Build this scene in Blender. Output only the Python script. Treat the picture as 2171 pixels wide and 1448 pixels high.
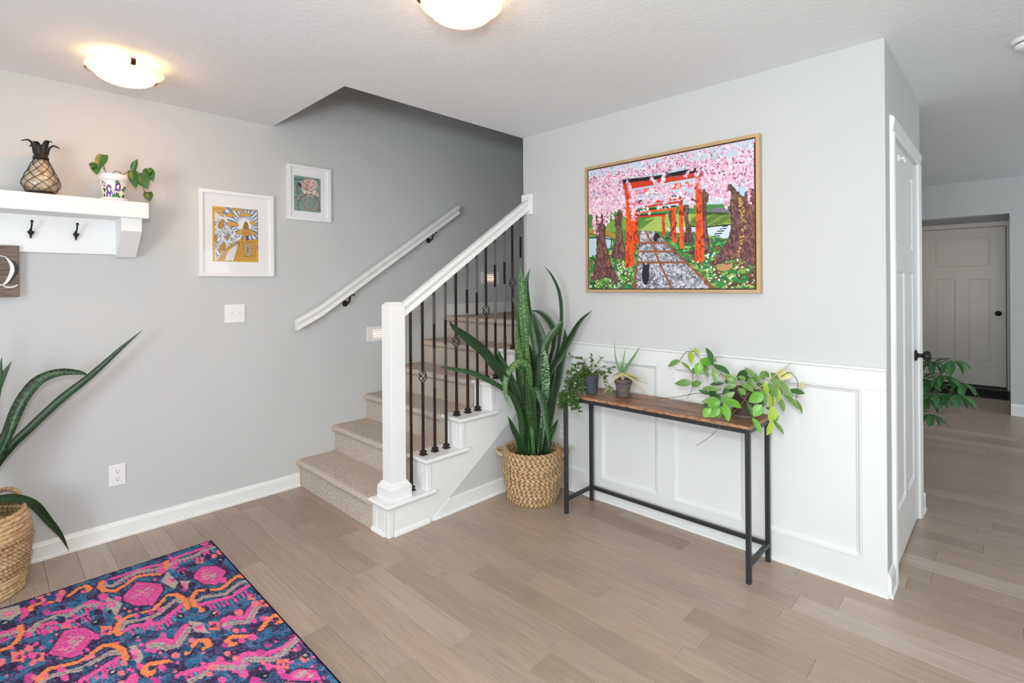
import bpy, bmesh, math, random
import numpy as np
from mathutils import Vector, Matrix

sc = bpy.context.scene
COL = sc.collection
for o in list(bpy.data.objects):
    bpy.data.objects.remove(o, do_unlink=True)

# ------------------------------------------------------------------ camera
EYE = 1.37135
YAW, ROLL, FPX = 0.770388, -0.0071356, 1089.92
fw = Vector((math.cos(YAW), math.sin(YAW), 0))
rt0 = Vector((math.sin(YAW), -math.cos(YAW), 0))
up0 = Vector((0, 0, 1))
rt = rt0 * math.cos(ROLL) + up0 * math.sin(ROLL)
up = up0 * math.cos(ROLL) - rt0 * math.sin(ROLL)
cam_data = bpy.data.cameras.new('camera')
cam = bpy.data.objects.new('camera', cam_data)
COL.objects.link(cam)
mw = Matrix((rt, up, -fw)).transposed().to_4x4()
mw.translation = Vector((0, 0, EYE))
cam.matrix_world = mw
cam_data.sensor_width = 36.0
cam_data.lens = 36.0 * FPX / 2171.0
cam_data.shift_y = -(724.0 - 604.55) / 2171.0
cam_data.clip_start = 0.05
sc.camera = cam

# ------------------------------------------------------------------ light
sc.view_settings.view_transform = 'Standard'
sc.view_settings.look = 'None'
sc.view_settings.gamma = 1.0
sc.view_settings.exposure = 0.0
sc.view_settings.use_curve_mapping = False

world = bpy.data.worlds.new('daylight')
sc.world = world
world.use_nodes = True
bg = world.node_tree.nodes['Background']
bg.inputs[0].default_value = (0.78, 0.88, 1.0, 1)
bg.inputs[1].default_value = 1.0


def area(name, loc, direction, sx, sy, watts, color):
    d = bpy.data.lights.new(name, 'AREA')
    d.shape = 'RECTANGLE'
    d.size, d.size_y = sx, sy
    d.energy = watts
    d.color = color
    ob = bpy.data.objects.new(name, d)
    ob.location = loc
    ob.rotation_euler = Vector(direction).to_track_quat('-Z', 'Z').to_euler()
    COL.objects.link(ob)
    return ob


# daylight just outside the two windows behind the photographer
area('window_daylight', (2.05, -2.78, 1.25), (0, 1, 0), 1.9, 1.6, 9, (0.93, 0.97, 1.0))
area('side_window_daylight', (-2.58, -0.05, 1.15), (1, 0, 0), 2.5, 1.5, 172, (0.88, 0.96, 0.99))
area('added_hall_fill', (5.9, -2.78, 1.4), (0, 1, 0), 1.5, 1.3, 31, (0.93, 0.97, 1.0))  # unseen fill added to brighten the hall
# unseen fill added in the passage to brighten the outer door
area('added_door_fill', (8.2, -0.16, 1.45), (0, 1, 0), 0.6, 0.9, 2.0, (1.0, 0.95, 0.9))
# the photographer's flash, a little above the camera
fl = bpy.data.lights.new('camera_flash', 'POINT')
fl.energy = 106
fl.shadow_soft_size = 0.13
fl.color = (0.93, 0.985, 0.985)
flo = bpy.data.objects.new('camera_flash', fl)
flo.location = (-0.05, -0.05, 1.69)
COL.objects.link(flo)

# ------------------------------------------------------------------ key sizes
CEIL = 2.44
L = 3.5253      # left wall plane  (y)
R = 2.7477      # art wall plane   (x)
E = 0.3908      # closet wall plane (y)
RISE, RUN, ST0 = 0.185, 0.257, 1.53
ST_OUT, ST_IN = 2.43, 2.595
rnd = random.Random(7)


# ------------------------------------------------------------------ materials
def lin(c):
    c = c / 255.0
    return c / 12.92 if c <= 0.04045 else ((c + 0.055) / 1.055) ** 2.4


def rgb(r, g, b):
    return (lin(r), lin(g), lin(b), 1.0)


class NT:
    def __init__(self, name):
        self.m = bpy.data.materials.new(name)
        self.m.use_nodes = True
        self.t = self.m.node_tree
        self.b = self.t.nodes['Principled BSDF']

    def n(self, kind, **kw):
        nd = self.t.nodes.new(kind)
        for k, v in kw.items():
            if k.startswith('i_'):
                nd.inputs[k[2:].replace('_', ' ')].default_value = v
            else:
                setattr(nd, k, v)
        return nd

    def l(self, a, ao, b, bi):
        self.t.links.new(a.outputs[ao], b.inputs[bi])


def mix_node(N, fac, a, b):
    mx = N.n('ShaderNodeMix', data_type='RGBA')
    if isinstance(fac, tuple):
        N.t.links.new(fac[0].outputs[fac[1]], mx.inputs[0])
    else:
        mx.inputs[0].default_value = fac
    for s, v in ((6, a), (7, b)):
        if isinstance(v, tuple) and len(v) == 2:
            N.t.links.new(v[0].outputs[v[1]], mx.inputs[s])
        else:
            mx.inputs[s].default_value = v
    return (mx, 2)


def add_bump(N, vec, scale, strength, dist=0.002, detail=3.0):
    nz = N.n('ShaderNodeTexNoise')
    nz.inputs['Scale'].default_value = scale
    nz.inputs['Detail'].default_value = detail
    if vec:
        N.t.links.new(vec[0].outputs[vec[1]], nz.inputs['Vector'])
    bp = N.n('ShaderNodeBump')
    bp.inputs['Strength'].default_value = strength
    bp.inputs['Distance'].default_value = dist
    N.l(nz, 0, bp, 'Height')
    N.l(bp, 0, N.b, 'Normal')
    return nz, bp


def simple(name, col, rough=0.5, metal=0.0, var=None, bump=None, spec=0.5):
    """plain material: colour, optional slight mottling (scale, other colour, amount), optional bump"""
    N = NT(name)
    N.b.inputs['Roughness'].default_value = rough
    N.b.inputs['Metallic'].default_value = metal
    N.b.inputs['Specular IOR Level'].default_value = spec
    N.b.inputs['Base Color'].default_value = col
    geo = N.n('ShaderNodeNewGeometry')
    if var:
        nz = N.n('ShaderNodeTexNoise')
        nz.inputs['Scale'].default_value = var[0]
        nz.inputs['Detail'].default_value = 4
        N.l(geo, 'Position', nz, 'Vector')
        rp = N.n('ShaderNodeMapRange')
        rp.inputs[1].default_value = 0.35
        rp.inputs[2].default_value = 0.65
        rp.inputs[4].default_value = var[2]
        N.l(nz, 0, rp, 0)
        o = mix_node(N, (rp, 0), col, var[1])
        N.t.links.new(o[0].outputs[o[1]], N.b.inputs['Base Color'])
    if bump:
        add_bump(N, (geo, 'Position'), *bump)
    return N.m


def attr_mat(name, rough=0.6, bump=None, spec=0.4):
    N = NT(name)
    at = N.n('ShaderNodeAttribute', attribute_name='paint')
    N.l(at, 'Color', N.b, 'Base Color')
    N.b.inputs['Roughness'].default_value = rough
    N.b.inputs['Specular IOR Level'].default_value = spec
    if bump:
        geo = N.n('ShaderNodeNewGeometry')
        add_bump(N, (geo, 'Position'), *bump)
    return N.m


M = {}
M['wall'] = simple('grey_wall_paint', rgb(205, 207, 207), 0.75, var=(1.5, rgb(202, 204, 205), 0.4), bump=(140, 0.06, 0.001))
M['ceil'] = simple('white_ceiling_texture', rgb(236, 240, 242), 0.9, bump=(58, 0.42, 0.006, 4))
M['white'] = simple('white_trim_paint', rgb(242, 243, 243), 0.38, var=(3, rgb(236, 238, 238), 0.5))
M['white2'] = simple('white_wainscot_paint', rgb(230, 232, 232), 0.45, var=(3, rgb(227, 230, 230), 0.5))
M['plate'] = simple('white_plastic', rgb(243, 243, 244), 0.3)
M['black'] = simple('black_powder_coat', rgb(44, 45, 50), 0.42, var=(30, rgb(38, 39, 43), 0.5))
M['iron'] = simple('dark_bronze_iron', rgb(46, 38, 36), 0.38, metal=0.35, var=(60, rgb(62, 48, 42), 0.6))
M['hook'] = simple('black_cast_iron', rgb(38, 37, 38), 0.4, metal=0.3)
M['matte_black'] = simple('matte_black_metal', rgb(30, 29, 28), 0.5, metal=0.2, var=(80, rgb(48, 42, 36), 0.5))
M['under'] = simple('dark_plank_joint', rgb(88, 70, 58), 0.8)
M['hallwhite'] = simple('white_door_paint', rgb(236, 228, 220), 0.45)
M['slot'] = simple('dark_slot', rgb(40, 40, 40), 0.6)
M['mat_grey'] = simple('passe_partout', rgb(247, 247, 248), 0.8)
M['gold'] = simple('brushed_gold_frame', rgb(196, 170, 128), 0.42, metal=0.45, var=(20, rgb(205, 182, 144), 0.6))
M['gold_in'] = simple('dark_frame_inside', rgb(84, 58, 36), 0.6)
M['soil'] = simple('potting_soil', rgb(52, 42, 34), 0.95, var=(120, rgb(82, 66, 52), 1.0), bump=(160, 0.8, 0.008))
M['clay'] = simple('weathered_dark_clay', rgb(92, 84, 78), 0.85, var=(45, rgb(116, 106, 98), 0.8), bump=(90, 0.15, 0.002))
M['saucer'] = simple('pale_clay_saucer', rgb(140, 126, 116), 0.85, var=(50, rgb(112, 100, 92), 0.7))
M['brownpot'] = simple('brown_plastic_pot', rgb(78, 66, 60), 0.45, var=(25, rgb(90, 78, 72), 0.6))
M['greypot'] = simple('slate_grey_plastic', rgb(88, 92, 100), 0.35)
M['stem'] = simple('green_brown_stem', rgb(110, 100, 70), 0.6, var=(60, rgb(90, 110, 60), 0.8))
M['redstem'] = simple('brown_vine', rgb(98, 84, 66), 0.6, var=(50, rgb(120, 106, 84), 0.8))
M['stick'] = simple('bamboo_stick', rgb(206, 176, 132), 0.6)
M['twine'] = simple('green_twine', rgb(76, 120, 92), 0.7)
M['mat_dark'] = simple('dark_door_mat', rgb(38, 36, 36), 0.95, var=(40, rgb(62, 58, 56), 0.8), bump=(200, 0.8, 0.006))
M['bronze'] = simple('bronze_clip', rgb(88, 60, 36), 0.4, metal=0.6)
M['petal'] = simple('orange_petal', rgb(232, 90, 50), 0.5)


def plank_mat():
    N = NT('grey_brown_oak_plank')
    oi = N.n('ShaderNodeObjectInfo')
    geo = N.n('ShaderNodeNewGeometry')
    off = N.n('ShaderNodeVectorMath', operation='MULTIPLY_ADD')
    cmb = N.n('ShaderNodeCombineXYZ')
    mul = N.n('ShaderNodeMath', operation='MULTIPLY')
    mul.inputs[1].default_value = 37.0
    N.l(oi, 'Random', mul, 0)
    for k in range(3):
        N.l(mul, 0, cmb, k)
    off.inputs[1].default_value = (1, 1, 1)
    N.l(geo, 'Position', off, 0)
    N.l(cmb, 0, off, 2)
    mp = N.n('ShaderNodeMapping')
    mp.inputs['Scale'].default_value = (34, 2.0, 8)
    N.l(off, 0, mp, 'Vector')
    nz = N.n('ShaderNodeTexNoise')
    nz.inputs['Scale'].default_value = 1.6
    nz.inputs['Detail'].default_value = 7
    nz.inputs['Distortion'].default_value = 0.7
    N.l(mp, 0, nz, 'Vector')
    mp2 = N.n('ShaderNodeMapping')
    mp2.inputs['Scale'].default_value = (160, 5.0, 8)
    N.l(off, 0, mp2, 'Vector')
    nz2 = N.n('ShaderNodeTexNoise')
    nz2.inputs['Scale'].default_value = 1.5
    nz2.inputs['Detail'].default_value = 5
    N.l(mp2, 0, nz2, 'Vector')
    big = N.n('ShaderNodeTexNoise')
    big.inputs['Scale'].default_value = 3.0
    N.l(off, 0, big, 'Vector')
    # plank to plank tone
    rp = N.n('ShaderNodeValToRGB')
    e = rp.color_ramp.elements
    e[0].position, e[0].color = 0.0, rgb(146, 125, 110)
    e[1].position, e[1].color = 1.0, rgb(196, 180, 165)
    for pos, c in ((0.3, rgb(171, 152, 138)), (0.55, rgb(178, 155, 139)), (0.8, rgb(164, 147, 134))):
        x = e.new(pos)
        x.color = c
    N.l(oi, 'Random', rp, 0)
    g1 = N.n('ShaderNodeMapRange')
    g1.inputs[1].default_value, g1.inputs[2].default_value = 0.3, 0.75
    g1.inputs[3].default_value, g1.inputs[4].default_value = 0.0, 0.65
    N.l(nz, 0, g1, 0)
    c1 = mix_node(N, (g1, 0), (rp, 0), rgb(146, 126, 109))
    g2 = N.n('ShaderNodeMapRange')
    g2.inputs[1].default_value, g2.inputs[2].default_value = 0.45, 0.75
    g2.inputs[3].default_value, g2.inputs[4].default_value = 0.0, 0.35
    N.l(nz2, 0, g2, 0)
    c2 = mix_node(N, (g2, 0), c1, rgb(197, 182, 165))
    g3 = N.n('ShaderNodeMapRange')
    g3.inputs[1].default_value, g3.inputs[2].default_value = 0.4, 0.7
    g3.inputs[3].default_value, g3.inputs[4].default_value = 0.0, 0.3
    N.l(big, 0, g3, 0)
    c3 = mix_node(N, (g3, 0), c2, rgb(181, 158, 139))
    N.t.links.new(c3[0].outputs[c3[1]], N.b.inputs['Base Color'])
    N.b.inputs['Roughness'].default_value = 0.33
    bp = N.n('ShaderNodeBump')
    bp.inputs['Strength'].default_value = 0.12
    bp.inputs['Distance'].default_value = 0.001
    N.l(nz2, 0, bp, 'Height')
    N.l(bp, 0, N.b, 'Normal')
    return N.m


M['plank'] = plank_mat()


def carpet_mat():
    N = NT('beige_stair_carpet')
    geo = N.n('ShaderNodeNewGeometry')
    a = N.n('ShaderNodeTexNoise')
    a.inputs['Scale'].default_value = 230
    a.inputs['Detail'].default_value = 3
    N.l(geo, 'Position', a, 'Vector')
    b = N.n('ShaderNodeTexNoise')
    b.inputs['Scale'].default_value = 14
    b.inputs['Detail'].default_value = 3
    N.l(geo, 'Position', b, 'Vector')
    r1 = N.n('ShaderNodeMapRange')
    r1.inputs[1].default_value, r1.inputs[2].default_value = 0.32, 0.68
    N.l(a, 0, r1, 0)
    c1 = mix_node(N, (r1, 0), rgb(156, 140, 127), rgb(240, 230, 220))
    r2 = N.n('ShaderNodeMapRange')
    r2.inputs[1].default_value, r2.inputs[2].default_value = 0.4, 0.65
    r2.inputs[4].default_value = 0.4
    N.l(b, 0, r2, 0)
    c2 = mix_node(N, (r2, 0), c1, rgb(206, 186, 165))
    N.t.links.new(c2[0].outputs[c2[1]], N.b.inputs['Base Color'])
    N.b.inputs['Roughness'].default_value = 1.0
    N.b.inputs['Specular IOR Level'].default_value = 0.05
    bp = N.n('ShaderNodeBump')
    bp.inputs['Strength'].default_value = 0.9
    bp.inputs['Distance'].default_value = 0.004
    N.l(a, 0, bp, 'Height')
    N.l(bp, 0, N.b, 'Normal')
    return N.m


M['carpet'] = carpet_mat()


def tabletop_mat():
    N = NT('rustic_brown_tabletop')
    geo = N.n('ShaderNodeNewGeometry')
    mp = N.n('ShaderNodeMapping')
    mp.inputs['Scale'].default_value = (16, 2.2, 16)
    N.l(geo, 'Position', mp, 'Vector')
    a = N.n('ShaderNodeTexNoise')
    a.inputs['Scale'].default_value = 2.4
    a.inputs['Detail'].default_value = 8
    a.inputs['Distortion'].default_value = 1.2
    N.l(mp, 0, a, 'Vector')
    rp = N.n('ShaderNodeValToRGB')
    e = rp.color_ramp.elements
    e[0].position, e[0].color = 0.3, rgb(82, 57, 44)
    e[1].position, e[1].color = 0.75, rgb(190, 142, 106)
    x = e.new(0.52)
    x.color = rgb(142, 101, 75)
    N.l(a, 0, rp, 0)
    N.l(rp, 0, N.b, 'Base Color')
    N.b.inputs['Roughness'].default_value = 0.42
    return N.m


M['tabletop'] = tabletop_mat()


def edge_mat():
    N = NT('tabletop_edge_band')
    geo = N.n('ShaderNodeNewGeometry')
    mp = N.n('ShaderNodeMapping')
    mp.inputs['Scale'].default_value = (30, 14, 60)
    N.l(geo, 'Position', mp, 'Vector')
    a = N.n('ShaderNodeTexNoise')
    a.inputs['Scale'].default_value = 2.0
    a.inputs['Detail'].default_value = 6
    N.l(mp, 0, a, 'Vector')
    rp = N.n('ShaderNodeValToRGB')
    e = rp.color_ramp.elements
    e[0].position, e[0].color = 0.32, rgb(96, 62, 44)
    e[1].position, e[1].color = 0.7, rgb(190, 148, 112)
    x = e.new(0.5)
    x.color = rgb(160, 116, 84)
    N.l(a, 0, rp, 0)
    N.l(rp, 0, N.b, 'Base Color')
    N.b.inputs['Roughness'].default_value = 0.5
    return N.m


M['topedge'] = edge_mat()


def wicker_mat():
    N = NT('woven_straw_rope')
    geo = N.n('ShaderNodeNewGeometry')
    oi = N.n('ShaderNodeObjectInfo')
    a = N.n('ShaderNodeTexNoise')
    a.inputs['Scale'].default_value = 55
    a.inputs['Detail'].default_value = 5
    N.l(geo, 'Position', a, 'Vector')
    rp = N.n('ShaderNodeValToRGB')
    e = rp.color_ramp.elements
    e[0].position, e[0].color = 0.28, rgb(178, 140, 98)
    e[1].position, e[1].color = 0.72, rgb(236, 210, 168)
    x = e.new(0.5)
    x.color = rgb(214, 182, 136)
    N.l(a, 0, rp, 0)
    c = mix_node(N, 0.0, (rp, 0), rgb(190, 150, 105))
    mr = N.n('ShaderNodeMapRange')
    mr.inputs[4].default_value = 0.45
    N.l(oi, 'Random', mr, 0)
    N.l(mr, 0, c[0], 0)
    at = N.n('ShaderNodeAttribute', attribute_name='groove')
    c2 = mix_node(N, (at, 'Fac'), rgb(112, 82, 52), c)
    N.t.links.new(c2[0].outputs[c2[1]], N.b.inputs['Base Color'])
    N.b.inputs['Roughness'].default_value = 0.7
    add_bump(N, (geo, 'Position'), 220, 0.35, 0.003)
    return N.m


M['wicker'] = wicker_mat()


def snake_mat(name, dark, light, amount, edge=None):
    """cross-banded sansevieria leaf, bands run across the leaf (uv v = metres along it)"""
    N = NT(name)
    uv = N.n('ShaderNodeUVMap')
    mp = N.n('ShaderNodeMapping')
    mp.inputs['Scale'].default_value = (2.2, 130, 1)
    N.l(uv, 0, mp, 'Vector')
    nz = N.n('ShaderNodeTexNoise')
    nz.inputs['Scale'].default_value = 1.0
    nz.inputs['Detail'].default_value = 3
    nz.inputs['Distortion'].default_value = 0.9
    N.l(mp, 0, nz, 'Vector')
    mr = N.n('ShaderNodeMapRange')
    mr.inputs[1].default_value, mr.inputs[2].default_value = 0.46, 0.58
    mr.inputs[4].default_value = amount
    N.l(nz, 0, mr, 0)
    c = mix_node(N, (mr, 0), dark, light)
    N.t.links.new(c[0].outputs[c[1]], N.b.inputs['Base Color'])
    N.b.inputs['Roughness'].default_value = 0.36
    return N.m


M['s_dark'] = snake_mat('dark_snake_leaf', rgb(26, 50, 27), rgb(46, 80, 40), 0.75)
M['s_mid'] = snake_mat('green_snake_leaf', rgb(34, 68, 32), rgb(64, 102, 52), 0.75)
M['s_light'] = snake_mat('bright_snake_leaf', rgb(46, 88, 38), rgb(112, 150, 86), 0.85)
M['s_pale'] = snake_mat('silver_banded_snake_leaf', rgb(40, 78, 50), rgb(160, 190, 150), 0.9)
M['s_banded'] = snake_mat('banded_dark_snake_leaf', rgb(20, 40, 26), rgb(60, 98, 50), 0.9)


def leaf_mat(name, a, b, rough=0.35):
    N = NT(name)
    oi = N.n('ShaderNodeObjectInfo')
    geo = N.n('ShaderNodeNewGeometry')
    nz = N.n('ShaderNodeTexNoise')
    nz.inputs['Scale'].default_value = 60
    nz.inputs['Detail'].default_value = 3
    N.l(geo, 'Position', nz, 'Vector')
    ad = N.n('ShaderNodeMath', operation='MULTIPLY_ADD')
    ad.inputs[1].default_value = 0.6
    N.l(oi, 'Random', ad, 0)
    sb = N.n('ShaderNodeMath', operation='SUBTRACT')
    sb.inputs[1].default_value = 0.3
    N.l(nz, 0, sb, 0)
    N.l(sb, 0, ad, 2)
    c = mix_node(N, (ad, 0), a, b)
    N.t.links.new(c[0].outputs[c[1]], N.b.inputs['Base Color'])
    N.b.inputs['Roughness'].default_value = rough
    return N.m


M['h_d'] = leaf_mat('dark_hoya_leaf', rgb(46, 88, 40), rgb(70, 112, 56))
M['h_m'] = leaf_mat('green_hoya_leaf', rgb(92, 132, 62), rgb(122, 156, 84))
M['h_b'] = leaf_mat('bright_hoya_leaf', rgb(84, 150, 44), rgb(122, 178, 66))
M['h_y'] = leaf_mat('yellow_green_hoya_leaf', rgb(148, 176, 58), rgb(176, 194, 84))
M['h_p'] = leaf_mat('pale_yellow_hoya_leaf', rgb(196, 192, 104), rgb(206, 202, 130))
M['gold_leaf'] = leaf_mat('small_trailing_leaf', rgb(40, 74, 32), rgb(116, 152, 78))
M['sch'] = leaf_mat('umbrella_tree_leaf', rgb(44, 92, 52), rgb(82, 134, 76))
M['phil'] = leaf_mat('heart_leaf', rgb(40, 84, 34), rgb(66, 112, 48), 0.3)
M['al_g'] = leaf_mat('aloe_green', rgb(92, 134, 88), rgb(124, 160, 104), 0.45)
M['al_y'] = leaf_mat('aloe_fading', rgb(156, 158, 104), rgb(186, 176, 124), 0.5)
M['al_b'] = leaf_mat('aloe_dried', rgb(176, 154, 118), rgb(206, 186, 148), 0.6)


def glow(name, col, strength):
    N = NT(name)
    N.b.inputs['Base Color'].default_value = (0.9, 0.88, 0.82, 1)
    N.b.inputs['Roughness'].default_value = 0.35
    N.b.inputs['Emission Color'].default_value = col
    N.b.inputs['Emission Strength'].default_value = strength
    return N.m


M['bowl'] = glow('lit_frosted_glass', (1.0, 0.42, 0.11, 1), 19.0)
M['bowl_in'] = glow('lit_glass_inside', (1.0, 0.55, 0.22, 1), 4.0)
M['bowl_rim'] = glow('glowing_glass_lip', (1.0, 0.72, 0.38, 1), 0.85)
M['steplamp'] = glow('lit_step_lens', (1.0, 0.62, 0.36, 1), 2.0)


def glass_mat(name, tint, rough=0.02, mixfac=0.75):
    """thin clear glass: mostly see-through with a mirror-like sheen"""
    N = NT(name)
    out = N.t.nodes['Material Output']
    tr = N.n('ShaderNodeBsdfTransparent')
    tr.inputs[0].default_value = tint
    gl = N.n('ShaderNodeBsdfGlossy')
    gl.inputs['Roughness'].default_value = rough
    lw = N.n('ShaderNodeLayerWeight')
    pw = N.n('ShaderNodeMath', operation='POWER')
    pw.inputs[1].default_value = 4.0
    N.l(lw, 'Facing', pw, 0)
    fr = N.n('ShaderNodeMath', operation='MULTIPLY_ADD')
    fr.inputs[1].default_value = 0.8
    fr.inputs[2].default_value = 0.05
    N.l(pw, 0, fr, 0)
    ms = N.n('ShaderNodeMixShader')
    N.l(fr, 0, ms, 0)
    N.l(tr, 0, ms, 1)
    N.l(gl, 0, ms, 2)
    N.l(ms, 0, out, 0)
    return N.m


M['glass'] = glass_mat('picture_glass', (1, 1, 1, 1))
M['lglass'] = glass_mat('lantern_glass', (0.86, 0.83, 0.78, 1), 0.05)
M['glint'] = simple('pearly_glint_paint', rgb(206, 186, 164), 0.18, var=(30, rgb(246, 236, 222), 1.0), bump=(30, 0.8, 0.03))  # warm highlights of the clear lantern glass, put into mottled colour
M['paint'] = attr_mat('oil_paint', 0.5, bump=(160, 0.35, 0.003))
M['print'] = attr_mat('printed_paper', 0.7)
M['rug'] = attr_mat('wool_rug', 1.0, bump=(260, 0.9, 0.004), spec=0.05)
M['potpaint'] = attr_mat('painted_ceramic', 0.35)
M['wood_sign'] = None


def sign_mat():
    N = NT('weathered_grey_board')
    geo = N.n('ShaderNodeNewGeometry')
    mp = N.n('ShaderNodeMapping')
    mp.inputs['Scale'].default_value = (10, 10, 70)
    N.l(geo, 'Position', mp, 'Vector')
    a = N.n('ShaderNodeTexNoise')
    a.inputs['Scale'].default_value = 1.6
    a.inputs['Detail'].default_value = 7
    N.l(mp, 0, a, 'Vector')
    rp = N.n('ShaderNodeValToRGB')
    e = rp.color_ramp.elements
    e[0].position, e[0].color = 0.3, rgb(84, 76, 72)
    e[1].position, e[1].color = 0.72, rgb(146, 128, 112)
    N.l(a, 0, rp, 0)
    N.l(rp, 0, N.b, 'Base Color')
    N.b.inputs['Roughness'].default_value = 0.8
    return N.m


M['wood_sign'] = sign_mat()


# ------------------------------------------------------------------ mesh helpers
class MB:
    def __init__(self):
        self.v, self.f, self.s, self.uv, self.at = [], [], [], None, None

    def add(self, vs, fs, smooth=False):
        o = len(self.v)
        self.v += [tuple(p) for p in vs]
        self.f += [tuple(i + o for i in q) for q in fs]
        self.s += [smooth] * len(fs)
        return self

    def box(self, x0, x1, y0, y1, z0, z1, b=0.0):
        x0, x1 = min(x0, x1), max(x0, x1)
        y0, y1 = min(y0, y1), max(y0, y1)
        z0, z1 = min(z0, z1), max(z0, z1)
        if b <= 0:
            vs = [(x, y, z) for x in (x0, x1) for y in (y0, y1) for z in (z0, z1)]
            return self.add(vs, [(0, 1, 3, 2), (4, 6, 7, 5), (0, 4, 5, 1), (2, 3, 7, 6), (0, 2, 6, 4), (1, 5, 7, 3)])
        b = min(b, (x1 - x0) * .45, (y1 - y0) * .45, (z1 - z0) * .45)
        lo, hi = (x0, y0, z0), (x1, y1, z1)
        vs, idx = [], {}
        for c in range(8):
            s = [(c >> k) & 1 for k in range(3)]
            for ax in range(3):
                p = []
                for k in range(3):
                    base = hi[k] if s[k] else lo[k]
                    p.append(base if k == ax else base + (-b if s[k] else b))
                idx[(c, ax)] = len(vs)
                vs.append(p)
        fs = []
        for ax in range(3):
            a1, a2 = (ax + 1) % 3, (ax + 2) % 3
            for sgn in (0, 1):
                c0 = sgn << ax
                fs.append([idx[(c0 | (i << a1) | (j << a2), ax)] for i, j in ((0, 0), (1, 0), (1, 1), (0, 1))])
        for ax in range(3):
            a1, a2 = (ax + 1) % 3, (ax + 2) % 3
            for i in (0, 1):
                for j in (0, 1):
                    c0 = (i << a1) | (j << a2)
                    c1 = c0 | (1 << ax)
                    fs.append([idx[(c0, a1)], idx[(c1, a1)], idx[(c1, a2)], idx[(c0, a2)]])
        for c in range(8):
            fs.append([idx[(c, 0)], idx[(c, 1)], idx[(c, 2)]])
        return self.add(vs, fs)

    def prism(self, poly, axis, a0, a1, smooth=False):
        """poly: 2d points in the other two axes (cyclic order x,y,z minus axis)"""
        n = len(poly)

        def p3(q, a):
            return {'x': (a, q[0], q[1]), 'y': (q[0], a, q[1]), 'z': (q[0], q[1], a)}[axis]
        vs = [p3(q, a0) for q in poly] + [p3(q, a1) for q in poly]
        self.add(vs, [(i, (i + 1) % n, n + (i + 1) % n, n + i) for i in range(n)], smooth)
        o = len(self.v) - 2 * n
        self.f += [tuple(range(o, o + n)), tuple(range(o + n, o + 2 * n))]
        self.s += [False, False]
        return self

    def lathe(self, prof, c=(0, 0, 0), seg=32, smooth=True, axis='z', closed=False, cap=True):
        vs, fs = [], []
        n = len(prof)
        for r, h in prof:
            for k in range(seg):
                a = 2 * math.pi * k / seg
                u, w = r * math.cos(a), r * math.sin(a)
                p = {'z': (u, w, h), 'y': (u, h, w), 'x': (h, u, w)}[axis]
                vs.append((p[0] + c[0], p[1] + c[1], p[2] + c[2]))
        rows = n if closed else n - 1
        for i in range(rows):
            j = (i + 1) % n
            for k in range(seg):
                k2 = (k + 1) % seg
                fs.append((i * seg + k, i * seg + k2, j * seg + k2, j * seg + k))
        self.add(vs, fs, smooth)
        if not closed and cap:
            o = len(self.v) - n * seg
            for row in (0, n - 1):
                if prof[row][0] > 1e-5:
                    self.f.append(tuple(o + row * seg + k for k in range(seg)))
                    self.s.append(False)
        return self

    def tube(self, pts, r, seg=8, smooth=True, cap=True):
        pts = [Vector(p) for p in pts]
        n = len(pts)
        rs = r if isinstance(r, (list, tuple)) else [r] * n
        vs, fs = [], []
        t0 = (pts[1] - pts[0]).normalized()
        ref = Vector((0, 0, 1)) if abs(t0.z) < 0.9 else Vector((1, 0, 0))
        nrm = (ref - t0 * ref.dot(t0)).normalized()
        for i, p in enumerate(pts):
            t = (pts[min(i + 1, n - 1)] - pts[max(i - 1, 0)])
            t = t.normalized() if t.length > 1e-9 else t0
            nrm = nrm - t * nrm.dot(t)
            nrm = nrm.normalized() if nrm.length > 1e-6 else t.orthogonal().normalized()
            b = t.cross(nrm)
            for k in range(seg):
                a = 2 * math.pi * k / seg
                vs.append(p + nrm * (math.cos(a) * rs[i]) + b * (math.sin(a) * rs[i]))
        for i in range(n - 1):
            for k in range(seg):
                k2 = (k + 1) % seg
                fs.append((i * seg + k, i * seg + k2, (i + 1) * seg + k2, (i + 1) * seg + k))
        self.add(vs, fs, smooth)
        if cap:
            o = len(self.v) - n * seg
            self.f += [tuple(o + k for k in range(seg)), tuple(o + (n - 1) * seg + k for k in range(seg))]
            self.s += [False, False]
        return self

    def sweep(self, prof, path, side, upv, smooth=True, cap=True):
        """2d profile (side, up) carried along straight path points without turning"""
        side, upv = Vector(side), Vector(upv)
        n, m = len(path), len(prof)
        vs, fs = [], []
        for p in path:
            for a, b in prof:
                vs.append(Vector(p) + side * a + upv * b)
        for i in range(n - 1):
            for k in range(m):
                k2 = (k + 1) % m
                fs.append((i * m + k, i * m + k2, (i + 1) * m + k2, (i + 1) * m + k))
        self.add(vs, fs, smooth)
        if cap:
            o = len(self.v) - n * m
            self.f += [tuple(o + k for k in range(m)), tuple(o + (n - 1) * m + k for k in range(m))]
            self.s += [False, False]
        return self

    def mesh(self, name):
        me = bpy.data.meshes.new(name)
        me.from_pydata([tuple(p) for p in self.v], [], self.f)
        me.polygons.foreach_set('use_smooth', self.s)
        if self.uv is not None:
            ul = me.uv_layers.new(name='UVMap')
            li = np.zeros(len(me.loops), dtype=np.int32)
            me.loops.foreach_get('vertex_index', li)
            ul.data.foreach_set('uv', np.array(self.uv, dtype=np.float32)[li].ravel())
        if self.at is not None:
            for nm, vals in self.at.items():
                vals = np.array(vals, dtype=np.float32)
                if vals.ndim == 2:
                    a = me.attributes.new(nm, 'FLOAT_COLOR', 'POINT')
                    a.data.foreach_set('color', vals.ravel())
                else:
                    a = me.attributes.new(nm, 'FLOAT', 'POINT')
                    a.data.foreach_set('value', vals)
        bm = bmesh.new()
        bm.from_mesh(me)
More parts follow.
